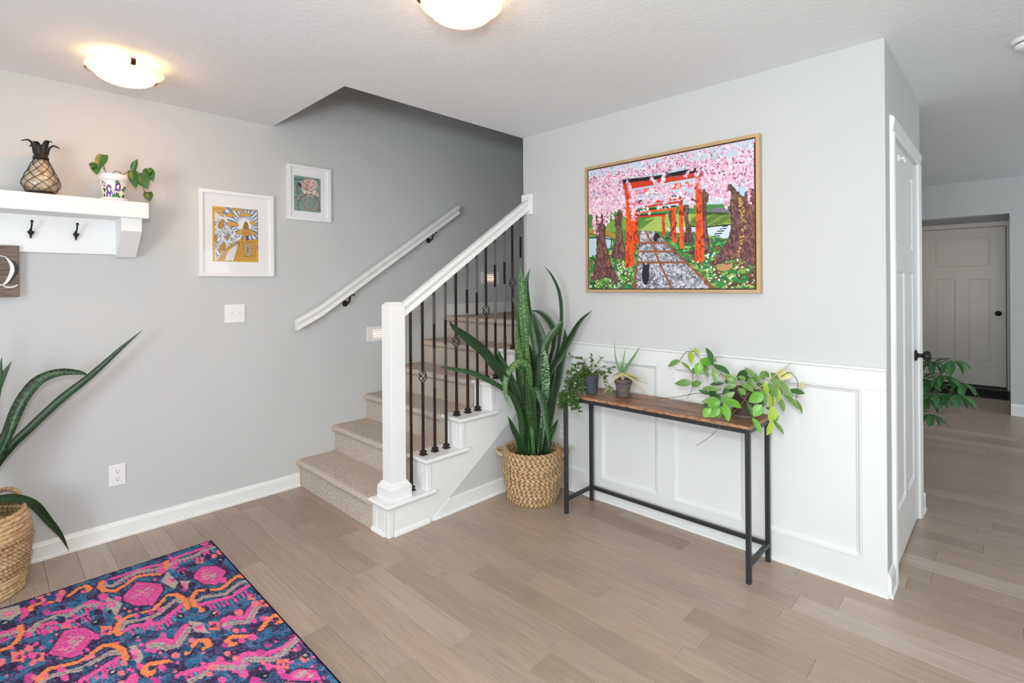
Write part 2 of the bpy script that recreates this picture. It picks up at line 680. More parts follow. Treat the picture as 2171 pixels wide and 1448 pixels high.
        bmesh.ops.recalc_face_normals(bm, faces=bm.faces)
        if len(bm.faces) < 6000:
            for e in bm.edges:
                if len(e.link_faces) == 2 and e.calc_face_angle(0) > 1.35:
                    e.smooth = False
        bm.to_mesh(me)
        bm.free()
        me.validate()
        return me


def obj(name, mb, mat, parent=None, loc=None):
    me = mb.mesh(name) if isinstance(mb, MB) else mb
    ob = bpy.data.objects.new(name, me)
    COL.objects.link(ob)
    if mat is not None:
        m = M[mat] if isinstance(mat, str) else mat
        if not me.materials:
            me.materials.append(m)
    if parent is not None:
        ob.parent = parent
        ob.matrix_parent_inverse = Matrix.Translation(-Vector(parent.get('at', (0, 0, 0))))
    if loc is not None:
        ob.location = loc
    return ob


def thing(name, label, cat, at=(0, 0, 0), group=None):
    """an Empty at the thing's base; parts are built in world coordinates"""
    e = bpy.data.objects.new(name, None)
    e.empty_display_size = 0.05
    COL.objects.link(e)
    e.location = at
    e['at'] = at
    e['label'] = label
    e['category'] = cat
    if group:
        e['group'] = group
    return e


def tag(o, label, cat, group=None):
    o['label'] = label
    o['category'] = cat
    if group:
        o['group'] = group
    return o


def struct(name, mb, mat, label=None, parent=None):
    o = obj(name, mb, mat, parent)
    if parent is None:
        o['kind'] = 'structure'
    if label:
        o['label'] = label
    return o


def spline(pts, n):
    """Catmull-Rom through pts"""
    P = [Vector(p) for p in pts]
    if len(P) == 2:
        return [P[0].lerp(P[1], i / (n - 1)) for i in range(n)]
    P = [P[0] * 2 - P[1]] + P + [P[-1] * 2 - P[-2]]
    out = []
    segs = len(P) - 3
    for i in range(n):
        t = i / (n - 1) * segs
        k = min(int(t), segs - 1)
        u = t - k
        a, b, c, d = P[k:k + 4]
        out.append(0.5 * ((2 * b) + (c - a) * u + (2 * a - 5 * b + 4 * c - d) * u * u + (3 * b - a - 3 * c + d) * u ** 3))
    return out


def ribbon(path, width, face, n=18, wfun=None, chan=0.18, thick=0.0022):
    """a solid strap leaf: path points, width (m), face = direction the blade looks"""
    pts = spline(path, n)
    mb = MB()
    uv, vs, fs = [], [], []
    run = 0.0
    face = Vector(face)
    m = 5
    for i, p in enumerate(pts):
        t = (pts[min(i + 1, n - 1)] - pts[max(i - 1, 0)]).normalized()
        sd = t.cross(face)
        sd = sd.normalized() if sd.length > 1e-4 else Vector((1, 0, 0))
        nr = sd.cross(t).normalized()
        if i:
            run += (p - pts[i - 1]).length
        u = i / (n - 1)
        w = width * 0.5 * (wfun(u) if wfun else 1.0)
        for side in (1, -1):
            for k in range(m):
                q = -1 + 2 * k / (m - 1)
                q = q * side
                dz = chan * w * (q * q - 0.5) + side * thick * 0.5 * (1 - 0.7 * abs(q))
                vs.append(p + sd * (q * w) + nr * dz)
                uv.append((q * 0.5 + 0.5, run))
    c = 2 * m
    for i in range(n - 1):
        for k in range(c):
            k2 = (k + 1) % c
            fs.append((i * c + k, i * c + k2, (i + 1) * c + k2, (i + 1) * c + k))
    mb.add(vs, fs, True)
    mb.f += [tuple(range(c)), tuple((n - 1) * c + k for k in range(c))]
    mb.s += [True, True]
    mb.uv = uv
    return mb


def w_sword(u):      # sansevieria: narrow foot, widest beyond the middle, pointed tip
    return (0.5 + 0.5 * min(1, u * 2.2)) * max(0.02, (1 - max(0, (u - 0.62) / 0.38) ** 1.7))


def w_oval(u):
    return max(0.03, math.sin(math.pi * min(1, u * 0.97 + 0.02)) ** 0.8 * (1.08 - 0.2 * u))


def w_taper(u):
    return max(0.04, 1 - u ** 1.3)


# ================================================================== SETTING
# ---- floor: planks run along y, underlay below
floor = struct('floor', MB().box(-2.4, 9.1, -2.6, L + 0.02, -0.06, -0.012), 'under')
PW = 0.127


def plank_row(x0, segs):
    for y0, y1 in segs:
        obj('plank', MB().box(x0 + 0.0003, x0 + PW - 0.0003, y0 + 0.0003, y1 - 0.0003, -0.012, 0.0, 0.0012), 'plank', floor)


# near hall area and far hall: rows as long as the picture shows them singly
row = 0
x = 0.206 - PW * 21
while x < 9.0:
    # visible stretch of this row
    if x + PW < -0.5:
        ylo, yhi = 0.0, L
    elif x < R - 0.1:
        ylo, yhi = -1.6, L
    elif x < 3.9:
        ylo, yhi = -1.7, E + 0.04
    else:
        ylo, yhi = -1.6, 1.3
    y = ylo - rnd.uniform(0.0, 0.9)
    segs = []
    if x + PW > -0.5:
        while y < yhi:
            ln = rnd.choice((0.45, 0.7, 0.95, 1.2, 1.2))
            if x > 4.3:
                ln *= 1.25
            a, b = max(y, ylo), min(y + ln, yhi)
            if b - a > 0.02:
                segs.append((a, b))
            y += ln
        plank_row(x, segs)
    x += PW
# the rest of the floor behind the photographer, out of view
obj('floor_remainder', MB().box(-2.4, -0.55, -2.6, L, -0.012, -0.001), 'plank', floor)
obj('floor_remainder', MB().box(-0.55, 9.0, -2.6, -1.72, -0.012, -0.001), 'plank', floor)

# ---- left wall (also the stairwell wall up to the next storey)
struct('wall_left', MB().box(-2.4, 4.1, L, L + 0.12, 0, 5.0), 'wall')
# ---- art wall
struct('wall_art', MB().box(R, R + 0.115, E, 2.544, 0, CEIL + 0.3), 'wall')
# ---- closet return wall with a doorway
DX0, DX1, DTOP = 2.95, 3.77, 2.045
w = MB()
w.box(R + 0.115, DX0 - 0.012, E, E + 0.115, 0, CEIL)
w.box(DX1 + 0.012, 3.94, E, E + 0.115, 0, CEIL)
w.box(DX0 - 0.012, DX1 + 0.012, E, E + 0.115, DTOP + 0.012, CEIL)
struct('wall_closet', w, 'wall')
# wall running back from the closet's far corner
struct('wall_closet_end', MB().box(3.83, 3.94, E + 0.115, 2.54, 0, CEIL), 'wall')
# stairwell side behind the art wall, and its end wall
struct('wall_stairwell', MB().box(R + 0.115, 4.1, 2.43, 2.544, 1.13, CEIL + .3), 'wall')
struct('wall_stairwell_end', MB().box(4.1, 4.22, 1.4, L + 0.12, 0, 5.0), 'wall')
# unseen upper storey round the stair opening, made wide to darken the stairwell
w = MB()
w.box(-1.0, -0.9, -0.5, L, CEIL + 0.3, 5.0)
w.box(-1.0, 4.22, -0.6, -0.5, CEIL + 0.3, 5.0)
w.box(4.1, 4.22, -0.5, 1.4, CEIL + 0.3, 5.0)
struct('wall_upper', w, 'wall')
struct('ceiling_upper', MB().box(-1.0, 4.3, -0.6, L + 0.12, 5.0, 5.1), 'ceil')

# ---- ceiling with the stair opening cut out
w = MB()
w.box(-2.4, 1.352, -2.6, L, CEIL, CEIL + 0.3)
w.box(1.352, 9.1, -2.6, 2.546, CEIL, CEIL + 0.3)
w.box(4.1, 9.1, 2.546, L, CEIL, CEIL + 0.3)
struct('ceiling', w, 'ceil')

# ---- hall beyond: far wall with a doorway, passage and outer door
HX = 7.35
w = MB()
w.box(HX, HX + 0.12, -2.6, 0.006, 0, CEIL)
w.box(HX, HX + 0.12, 0.98, L, 0, CEIL)
w.box(HX, HX + 0.12, 0.006, 0.98, 2.074, CEIL)
struct('wall_hall', w, 'wall')
w = MB()
w.box(HX + 0.12, 7.9, -0.12, -0.02, 0, CEIL)
w.box(8.5, 9.0, -0.12, -0.02, 0, CEIL)
w.box(7.9, 8.5, -0.12, -0.02, 0, 1.0)  # opening made up to let the added passage fill in
w.box(7.9, 8.5, -0.12, -0.02, 1.9, CEIL)
w.box(HX + 0.12, 9.0, 1.02, 1.12, 0, CEIL)
w.box(8.94, 9.06, -0.12, 1.12, 2.12, CEIL)
w.box(8.94, 9.06, -0.12, 0.03, 0, 2.12)
w.box(8.94, 9.06, 0.90, 1.12, 0, 2.12)
struct('wall_passage', w, 'wall')
struct('wall_hall_left', MB().box(4.22, HX, 2.4, 2.5, 0, CEIL), 'wall')

# ---- room behind the photographer: two walls with windows
WX0, WX1, WZ0, WZ1 = 1.15, 2.98, 0.5, 2.0
w = MB()
w.box(-2.52, WX0, -2.72, -2.6, 0, CEIL)
w.box(WX1, 5.2, -2.72, -2.6, 0, CEIL)
w.box(6.6, 9.06, -2.72, -2.6, 0, CEIL)
w.box(5.2, 6.6, -2.72, -2.6, 0, 0.8)  # opening made up for the added hall fill
w.box(5.2, 6.6, -2.72, -2.6, 2.0, CEIL)
w.box(WX0, WX1, -2.72, -2.6, 0, WZ0)
w.box(WX0, WX1, -2.72, -2.6, WZ1, CEIL)
struct('wall_back', w, 'wall')
VY0, VY1, VZ0, VZ1 = -1.25, 1.15, 0.45, 1.85
w = MB()
w.box(-2.52, -2.4, -2.6, VY0, 0, CEIL)
w.box(-2.52, -2.4, VY1, L, 0, CEIL)
w.box(-2.52, -2.4, VY0, VY1, 0, VZ0)
w.box(-2.52, -2.4, VY0, VY1, VZ1, CEIL)
struct('wall_side', w, 'wall')
w = MB()
for a, b, c, d in ((WX0 - .07, WX1 + .07, WZ1, WZ1 + .07), (WX0 - .07, WX1 + .07, WZ0 - .07, WZ0), (WX0 - .07, WX0, WZ0, WZ1), (WX1, WX1 + .07, WZ0, WZ1)):
    w.box(a, b, -2.6, -2.58, c, d, 0.004)
w1 = struct('window_1', w, 'white')
z = WZ0 + 0.02
while z < WZ1 - 0.02:
    obj('blind_slat', MB().box(WX0 + .005, WX1 - .005, -2.70, -2.655, z, z + 0.004), 'white', w1)
    z += 0.05
w = MB()
for a, b, c, d in ((VY0 - .07, VY1 + .07, VZ1, VZ1 + .07), (VY0 - .07, VY1 + .07, VZ0 - .07, VZ0), (VY0 - .07, VY0, VZ0, VZ1), (VY1, VY1 + .07, VZ0, VZ1), (-0.07, -0.03, VZ0, VZ1)):
    w.box(-2.4, -2.38, a, b, c, d, 0.004)
struct('window_2', w, 'white')
w = MB()  # frame of the unseen window added for the hall fill
for a, b, c, d in ((5.13, 6.67, 2.0, 2.07), (5.13, 6.67, .73, .8), (5.13, 5.2, .8, 2.0), (6.6, 6.67, .8, 2.0)):
    w.box(a, b, -2.6, -2.58, c, d, 0.004)
struct('window_added', w, 'white')


# ---- baseboards
def base_prof(h=0.092, t=0.014):
    return [(0, 0), (t + .006, 0), (t + .006, .012), (t, .016), (t, h - .02), (t - .004, h - .012), (t - .006, h - .004), (t - .010, h), (0, h)]


def baseboard(name, p0, p1, out, z=0.0, h=0.092, lab=None):
    mb = MB()
    mb.sweep(base_prof(h), [(p0[0], p0[1], z), (p1[0], p1[1], z)], (out[0], out[1], 0), (0, 0, 1), smooth=False)
    return struct(name, mb, 'white')


baseboard('baseboard_left', (-2.4, L), (1.516, L), (0, -1))
baseboard('baseboard_landing', (2.79, L), (4.1, L), (0, -1), z=1.11, h=0.1)
bb = MB().prism([(1.8135, 0), (1.8135 + .094 / .683, .094), (R - .016, .094), (R - .016, 0)], 'y', ST_OUT - .004, ST_OUT + .006)
bb.sweep([(0, 0), (.009, 0), (.008, .008), (.004, .013), (0, .015)], [(1.836, ST_OUT - .004, 0), (R - .016, ST_OUT - .004, 0)], (0, -1, 0), (0, 0, 1), smooth=False)
bb.sweep([(0, 0), (.003, .001), (.003, .006), (0, .008)], [(1.945, ST_OUT - .004, .082), (R - .016, ST_OUT - .004, .082)], (0, -1, 0), (0, 0, 1), smooth=False)
struct('baseboard_stair', bb, 'white')
baseboard('baseboard_closet', (R - .012, E), (2.85, E), (0, -1), h=0.105)
baseboard('baseboard_corner', (3.872, E), (3.955, E), (0, -1), h=0.105)
baseboard('baseboard_corner_end', (3.94, E - .016), (3.94, 1.2), (1, 0), h=0.105)
baseboard('baseboard_hall', (HX, -2.58), (HX, 0.006), (-1, 0), h=0.12)

# ---- wainscot on the art wall
wz = 0.995
YP = [(0.483, 0.895), (0.99, 1.385), (1.479, 1.873), (1.968, 2.36)]
T1 = 0.014
w = MB()
w.box(R - 0.003, R + 0.0, E, ST_OUT, 0.0, wz - .01)
wains = struct('trim_1', w, 'white2', 'white panelled wainscot along the art wall')
fr = MB()
fr.box(R - T1, R - .002, E, ST_OUT, 0.897, wz - .012, 0.002)
obj('top_rail', fr, 'white2', wains)
obj('bottom_rail', MB().box(R - T1, R - .002, E, ST_OUT, 0.0, 0.138, 0.002), 'white2', wains)
ys = [E] + [v for p in YP for v in p] + [ST_OUT]
for k in range(0, len(ys), 2):
    obj('stile', MB().box(R - T1, R - .002, ys[k], ys[k + 1], 0.138, 0.897, 0.0015), 'white2', wains)
for y0, y1 in YP:
    mb = MB()
    # stepped ogee moulding running round each panel
    pr = [(T1 + .006, 0.0), (T1 + .006, 0.006), (T1, 0.010), (0.009, 0.014), (0.008, 0.018), (0.003, 0.024)]
    rings = []
    for d, i in pr:
        rings.append([(R - d, y0 + i, 0.138 + i), (R - d, y1 - i, 0.138 + i), (R - d, y1 - i, 0.897 - i), (R - d, y0 + i, 0.897 - i)])
    vs = [p for r_ in rings for p in r_]
    fs = []
    for a in range(len(rings) - 1):
        for k in range(4):
            fs.append((a * 4 + k, a * 4 + (k + 1) % 4, a * 4 + 4 + (k + 1) % 4, a * 4 + 4 + k))
    # outer skirt so that the strip is solid against the stiles
    mb.add(vs, fs)
    o = len(mb.v)
    mb.add([(R - .002, y0, .138), (R - .002, y1, .138), (R - .002, y1, .897), (R - .002, y0, .897)] + rings[0],
           [(k, (k + 1) % 4, 4 + (k + 1) % 4, 4 + k) for k in range(4)])
    obj('panel_moulding', mb, 'white2', wains)
obj('cap_rail', MB().box(R - T1 - .008, R - .001, E - .002, ST_OUT, wz - .014, wz, 0.004), 'white2', wains)
mb = MB()
mb.sweep([(0, 0), (.013, 0), (.012, .007), (.007, .013), (0, .015)], [(R - T1, E - .004, 0), (R - T1, ST_OUT - .02, 0)], (-1, 0, 0), (0, 0, 1), smooth=False)
obj('shoe_moulding', mb, 'white2', wains)


# ---- panelled doors
def panel_door(name, mat, u0, u1, z0, z1, place, panels, thick=0.035, depth=0.011, label=None):
    """place(u, d, z) -> world; d = 0 is the visible face, d grows into the door"""
    us = sorted({u0, u1} | {p[0] for p in panels} | {p[1] for p in panels})
    mb = MB()

    def lbox(a0, a1, d0, d1, b0, b1, m):
        A, B = place(a0, d0, b0), place(a1, d1, b1)
        m.box(A[0], B[0], A[1], B[1], A[2], B[2])
    lbox(u0, u1, depth, thick, z0, z1, mb)
    root = struct(name, mb, mat, label)
    # stiles and rails proud of the core
    top, low = panels[0], panels[1:]
    ua, ub = top[0], top[1]
    for a0, a1, b0, b1, nm in [(u0, ua, z0, z1, 'stile'), (ub, u1, z0, z1, 'stile'), (ua, ub, top[3], z1, 'rail'), (ua, ub, low[0][3], top[2], 'rail'), (ua, ub, z0, low[0][2], 'rail')] + \
            ([(low[0][1], low[1][0], low[0][2], low[0][3], 'mullion')] if len(low) > 1 else []):
        m = MB()
        lbox(a0, a1, 0, depth + .001, b0, b1, m)
        obj(nm, m, mat, root)
    for a0, a1, b0, b1 in panels:
        m = MB()
        rings = []
        for d, i in ((0, 0), (depth * .75, 0.012), (depth * .75, 0.018), (depth * .35, 0.030), (depth * .35, 0.032)):
            rings.append([place(a0 + i, d, b0 + i), place(a1 - i, d, b0 + i), place(a1 - i, d, b1 - i), place(a0 + i, d, b1 - i)])
        vs = [p for q in rings for p in q]
        fs = [(a * 4 + k, a * 4 + (k + 1) % 4, a * 4 + 4 + (k + 1) % 4, a * 4 + 4 + k) for a in range(len(rings) - 1) for k in range(4)]
        fs.append(tuple(range(len(vs) - 4, len(vs))))
        m.add(vs, fs)
        obj('panel', m, mat, root)
    return root


# closet door (hinges on the near side)
DY = E + 0.004
cd = panel_door('door_1', 'white', DX0 + .003, DX1 - .003, 0.012, DTOP - .003, lambda u, d, z: (u, DY + d, z),
                [(DX0 + .12, DX1 - .12, 1.55, 1.955), (DX0 + .12, 3.325, 0.265, 1.425), (3.42, DX1 - .12, 0.265, 1.425)], depth=0.013)
for hz in (1.86, 1.035, 0.215):
    h = MB()
    h.lathe([(0.0075, hz - .05), (0.0075, hz + .05)], (DX0 + .0, DY - .008, 0), 10)
    h.box(DX0 - .004, DX0 + .03, DY - .003, DY + .0, hz - .045, hz + .045)
    obj('hinge', h, 'matte_black', cd)
k = MB()
k.lathe([(0.031, DY), (0.031, DY - .006), (0.026, DY - .010), (0.012, DY - .013), (0.011, DY - .032), (0.017, DY - .036), (0.027, DY - .045), (0.029, DY - .055), (0.026, DY - .066), (0.015, DY - .073), (0.0, DY - .075)], (DX1 - .065, 0, 0.955), 24, axis='y')
obj('knob', k, 'matte_black', cd)
m = MB()
m.box(DX0 + .17, DX0 + .20, DY - .008, DY, 1.965, 1.997, .003)
m.box(DX0 + .176, DX0 + .194, DY - .022, DY, 1.972, 1.982, .003)
m.tube([(DX0 + .185, DY - .018, 1.985), (DX0 + .185, DY - .026, 1.966), (DX0 + .185, DY - .028, 1.955)], .004, 6)
tag(obj('adhesive_hook', m, 'plate'), 'small white adhesive hook stuck near the top of the closet door', 'hook')
# jamb and casing
w = MB()
w.box(DX0 - .018, DX0, DY - .002, E + .115, 0, DTOP + .012)
w.box(DX1, DX1 + .018, DY - .002, E + .115, 0, DTOP + .012)
w.box(DX0, DX1, DY - .002, E + .115, DTOP, DTOP + .012)
tr = struct('trim_2', w, 'white', 'white casing round the closet door')
CP = [(0, 0), (.010, 0), (.014, .010), (.015, .028), (.018, .040), (.018, .062), (.014, .072), (0, .078)]


def casing(nm, a, b, inward, along):
    mb = MB()
    vs = []
    for p in (a, b):
        for d, i in CP:
            vs.append((p[0] + inward[0] * i, E - d, p[1] + inward[1] * i))
    n_ = len(CP)
    mb.add(vs, [(k, (k + 1) % n_, n_ + (k + 1) % n_, n_ + k) for k in range(n_)] + [tuple(range(n_)), tuple(range(n_, 2 * n_))])
    obj(nm, mb, 'white', tr)


casing('casing_side', (DX0 - .008, 0), (DX0 - .008, DTOP + .01), (-1, 0), None)
casing('casing_side', (DX1 + .008, 0), (DX1 + .008, DTOP + .01), (1, 0), None)
casing('casing_head', (DX0 - .086, DTOP + .008), (DX1 + .086, DTOP + .008), (0, 1), None)
w = MB().box(DX0 - .018, DX1 + .018, E + .115, E + .13, 0, DTOP + .02)
struct('wall_closet_inside', w, 'wall')

# outer door at the end of the passage
XD = 8.90
hd = panel_door('door_2', 'hallwhite', 0.045, 0.885, 0.05, 2.065, lambda u, d, z: (XD + d, u, z),
                [(0.185, 0.745, 1.57, 1.955), (0.185, 0.405, 0.34, 1.41), (0.525, 0.745, 0.34, 1.41)], depth=0.012)
k = MB()
k.lathe([(0.033, XD), (0.033, XD - .008), (0.014, XD - .012), (0.012, XD - .034), (0.028, XD - .046), (0.030, XD - .06), (0.02, XD - .072), (0, XD - .075)], (0, 0.115, 0.972), 20, axis='x')
obj('knob', k, 'matte_black', hd)
for hz in (1.75, 1.03, 0.3):
    obj('hinge', MB().lathe([(0.009, hz - .055), (0.009, hz + .055)], (XD - .006, 0.888, 0), 8), 'matte_black', hd)
obj('door_sweep', MB().box(XD - .006, XD + .03, 0.045, 0.885, 0.018, 0.05), 'slot', hd)
obj('threshold', MB().box(XD - .04, XD + .06, 0.03, 0.90, 0.0, 0.018, .004), 'saucer', hd)
w = MB()
w.box(XD - .018, XD + .04, -0.022, 0.038, 0, 2.13, .004)
w.box(XD - .018, XD + .04, 0.893, 0.96, 0, 2.13, .004)
w.box(XD - .018, XD + .04, 0.038, 0.893, 2.07, 2.13, .004)
struct('trim_3', w, 'hallwhite')
struct('door_gap_blocker', MB().box(XD + .045, XD + .06, -0.1, 1.1, 0, 2.2), 'slot')  # dark sheet added behind the outer door, blocks light through its gaps
mt = thing('door_mat', 'dark ribbed mat on the floor before the far hall door', 'mat', (8.55, .46, 0))
obj('mat_body', MB().box(8.25, 8.82, 0.02, 0.93, 0.0005, 0.012, .003), 'mat_dark', mt)
for i in range(8):
    obj('rib', MB().box(8.28 + i * .067, 8.30 + i * .067, 0.05, 0.90, 0.011, 0.02, .003), 'mat_dark', mt)

# ---- stairs -----------------------------------------------------------------
stair = thing('staircase', 'beige carpeted staircase with white stepped side and white tread ends', 'staircase', (ST0, 3.0, 0))


def carpet_step(i, x_end=None):
    x0 = ST0 - .01 + RUN * i
    z0, z1 = RISE * i, RISE * (i + 1)
    xe = x_end if x_end else x0 + RUN + 0.012
    # profile: riser, rounded nose, tread
    prof = [(x0, z0 + .0)]
    nseg = max(2, int((RISE - .05) / .009))
    for k in range(1, nseg + 1):
        prof.append((x0, z0 + (RISE - .05) * k / nseg))
    cxn, czn, rn = x0 - .006, z1 - .022, .022
    for k in range(0, 11):
        a = math.radians(-100 - 170 * k / 10.0)
        prof.append((cxn + rn * math.cos(a), czn + rn * math.sin(a)))
    nt_ = max(3, int((xe - x0) / .009))
    for k in range(1, nt_ + 1):
        prof.append((cxn + (xe - cxn) * k / nt_, z1))
    prof.append((xe, z1 - .03))
    prof.append((x0 + .02, z1 - .03))
    prof.append((x0 + .02, z0))
    ny = int((L - .001 - ST_IN) / .009)
    r_ = random.Random(40 + i)
    vs, fs = [], []
    for j in range(ny + 1):
        y = ST_IN + .0015 + (L - .003 - ST_IN) * j / ny
        for q in prof:
            edge = 0.6 if j in (0, ny) else 1
            vs.append((q[0] + r_.uniform(-.0014, .0014) * edge, min(L - .001, max(ST_IN + .001, y + r_.uniform(-.001, .001))), max(q[1] + r_.uniform(-.0014, .0014) * edge, 0.001)))
    m_ = len(prof)
    for j in range(ny):
        for k in range(m_ - 1):
            fs.append((j * m_ + k, j * m_ + k + 1, (j + 1) * m_ + k + 1, (j + 1) * m_ + k))
    fs.append(tuple(range(m_)) + ())
    fs.append(tuple(ny * m_ + k for k in range(m_)))
    mb = MB().add(vs, fs, True)
    mb.s[-1] = mb.s[-2] = False
    ob = obj('carpet_step', mb, 'carpet', stair)
    return ob


for i in range(5):
    carpet_step(i)
carpet_step(5, 4.09)
# solid core under the carpet
core = [(ST0 + .004, 0.004)]
for i in range(6):
    core += [(ST0 + .004 + RUN * i, RISE * (i + 1) - .03), (ST0 + .004 + RUN * (i + 1), RISE * (i + 1) - .03)]
core[-1] = (4.09, RISE * 6 - .03)
core += [(4.09, 0.004)]
obj('stair_core', MB().prism(core, 'y', ST_IN + .002, L - .004), 'carpet', stair)

# white stepped stringer
pl = [(ST0, 0.0)]
for i in range(5):
    pl += [(ST0 + RUN * i, RISE * (i + 1) - .024), (ST0 + RUN * (i + 1), RISE * (i + 1) - .024)]
pl[-1] = (R - .001, RISE * 5 - .024)
pl += [(R - .001, 0.636), (1.812, 0.0)]
obj('stringer', MB().prism(pl, 'y', ST_OUT, ST_IN), 'white', stair)
for i in range(5):
    xa = ST0 + RUN * i
    z0, z1 = RISE * i, RISE * (i + 1)
    xe = xa + .307 if i < 4 else R - .002
    ov = .028
    # tread end: rounded board
    mb = MB()
    t_ = .024
    prof = [(0, 0), (.004, .002)]
    n8 = 8
    rp = []
    for k in range(n8 + 1):
        a = -math.pi / 2 + math.pi * k / n8
        rp.append((t_ / 2 * math.cos(a), t_ / 2 * math.sin(a)))
    # ring loft: board outline inset at top and bottom gives the bullnose on all sides
    rings = []
    for c_, s_ in rp:
        ins = t_ / 2 - c_
        zz = z1 - t_ / 2 + s_
        yi = ST_IN - .002
        rings.append([(xa - ov + ins, ST_OUT - ov + ins, zz), (xe - ins, ST_OUT - ov + ins, zz), (xe - ins, yi, zz), (xa - ov + ins, yi, zz)])
    vs = [p for q in rings for p in q]
    fs = [(a * 4 + k, a * 4 + (k + 1) % 4, a * 4 + 4 + (k + 1) % 4, a * 4 + 4 + k) for a in range(len(rings) - 1) for k in range(4)]
    fs += [(0, 1, 2, 3), tuple(range(len(vs) - 4, len(vs)))]
    mb.add(vs, fs)
    if i < 4:
        # cut the part of the board that would sit inside the next riser: only its overhang runs on
        mb = MB()
        xr = xa + RUN
        for (xb0, xb1, yb1) in ((xa - ov, xr, ST_IN - .002), (xr, xe, ST_OUT - .0005)):
            rings = []
            for c_, s_ in rp:
                ins = t_ / 2 - c_
                zz = z1 - t_ / 2 + s_
                l_ = xb0 + ins if xb0 < xa else xb0
                e_ = xb1 - ins if xb1 == xe else xb1
                rings.append([(l_, ST_OUT - ov + ins, zz), (e_, ST_OUT - ov + ins, zz), (e_, yb1, zz), (l_, yb1, zz)])
            vs = [p for q in rings for p in q]
            fs = [(a * 4 + k, a * 4 + (k + 1) % 4, a * 4 + 4 + (k + 1) % 4, a * 4 + 4 + k) for a in range(len(rings) - 1) for k in range(4)]
            fs += [(0, 1, 2, 3), tuple(range(len(vs) - 4, len(vs)))]
            mb.add(vs, fs)
    obj('tread_end', mb, 'white', stair)
    # cove moulding under the tread end, front and side
    mb = MB()
    cv = [(0, 0), (.012, 0), (.011, -.005), (.006, -.009), (.004, -.016), (0, -.018)]
    zc = z1 - .024
    mb.sweep(cv, [(xa - .010, ST_OUT, zc), (xe - .012, ST_OUT, zc)], (0, -1, 0), (0, 0, 1), smooth=False)
    mb.sweep(cv, [(xa, ST_OUT - .010, zc), (xa, ST_IN - .002, zc)], (-1, 0, 0), (0, 0, 1), smooth=False)
    obj('cove_moulding', mb, 'white', stair)
    # corner pilaster strip
    zb = z0 if i else 0.0
    obj('corner_strip', MB().box(xa - .006, xa + .027, ST_OUT - .007, ST_OUT + .03, zb, z1 - .025, .003), 'white', stair)
    mb = MB()
    mb.box(xa - .004, xa, ST_IN - .042, ST_IN - .004, zb, z1 - .025, .0015)
    mb.box(xa - .004, xa, ST_OUT + .034, ST_OUT + .055, zb, z1 - .025, .0015)
    obj('riser_strip', mb, 'white', stair)
# base shoe of the first box
mb = MB()
sh = [(0, 0), (.014, 0), (.013, .010), (.007, .020), (0, .024)]
mb.sweep(sh, [(ST0 + .03, ST_OUT, 0), (1.80, ST_OUT, 0)], (0, -1, 0), (0, 0, 1), smooth=False)
obj('base_shoe', mb, 'white', stair)
mb = MB()
mb.sweep(sh, [(ST0, ST_OUT + .03, 0), (ST0, ST_IN - .002, 0)], (-1, 0, 0), (0, 0, 1), smooth=False)
obj('base_shoe', mb, 'white', stair)
# painted wall under the stringer
struct('wall_stair', MB().prism([(1.8125, 0), (R - .001, .6355), (R - .001, 0)], 'y', ST_OUT + .005, ST_IN - .002), 'wall')

# ---- balustrade ----------------------------------------------------------------
rail = thing('stair_railing', 'white handrail and square newel post with dark twisted iron balusters', 'railing', (1.616, 2.505, RISE))
NX, NY, NW = 1.616, 2.504, 0.047
m = MB().box(NX - NW, NX + NW, NY - NW, NY + NW, RISE + .0, 1.262, 0.0015)
c_ = .016
vs = [(NX - NW, NY - NW, 1.262), (NX + NW, NY - NW, 1.262), (NX + NW, NY + NW, 1.262), (NX - NW, NY + NW, 1.262)]
vs += [(NX - NW + c_, NY - NW + c_, 1.281), (NX + NW - c_, NY - NW + c_, 1.281), (NX + NW - c_, NY + NW - c_, 1.281), (NX - NW + c_, NY + NW - c_, 1.281)]
m.add(vs, [(0, 1, 5, 4), (1, 2, 6, 5), (2, 3, 7, 6), (3, 0, 4, 7), (4, 5, 6, 7)])
obj('newel_post', m, 'white', rail)
mb = MB()
rings = []
for off, zz in ((.022, 0), (.022, .062), (.019, .070), (.013, .074), (.009, .084), (.003, .092), (0.0, .094)):
    q = NW + off
    rings.append([(NX - q, NY - q, RISE + zz), (NX + q, NY - q, RISE + zz), (NX + q, NY + q, RISE + zz), (NX - q, NY + q, RISE + zz)])
vs = [p for q in rings for p in q]
fs = [(a * 4 + k, a * 4 + (k + 1) % 4, a * 4 + 4 + (k + 1) % 4, a * 4 + 4 + k) for a in range(len(rings) - 1) for k in range(4)]
mb.add(vs, fs)
obj('newel_base', mb, 'white', rail)
# handrail profile (side, up), origin at the top centre
HP = [(-.024, -.004), (-.014, 0), (.014, 0), (.024, -.004), (.029, -.012), (.029, -.022), (.024, -.030), (.020, -.040), (.021, -.050), (.026, -.056), (.027, -.066), (-.027, -.066), (-.026, -.056), (-.021, -.050), (-.020, -.040), (-.024, -.030), (-.029, -.022), (-.029, -.012)]
ra, rb = Vector((NX + NW - .004, 2.5, 1.266)), Vector((R - .018, 2.5, 1.984))
obj('handrail', MB().sweep(HP, [ra, rb], (0, 1, 0), (0, 0, 1.19), smooth=False), 'white', rail)
obj('wall_rosette', MB().box(R - .019, R - .001, 2.446, 2.548, 1.876, 2.024, .003), 'white', rail)


def rail_z(x):
    return ra.z + (rb.z - ra.z) * (x - ra.x) / (rb.x - ra.x) - .062 * 1.19


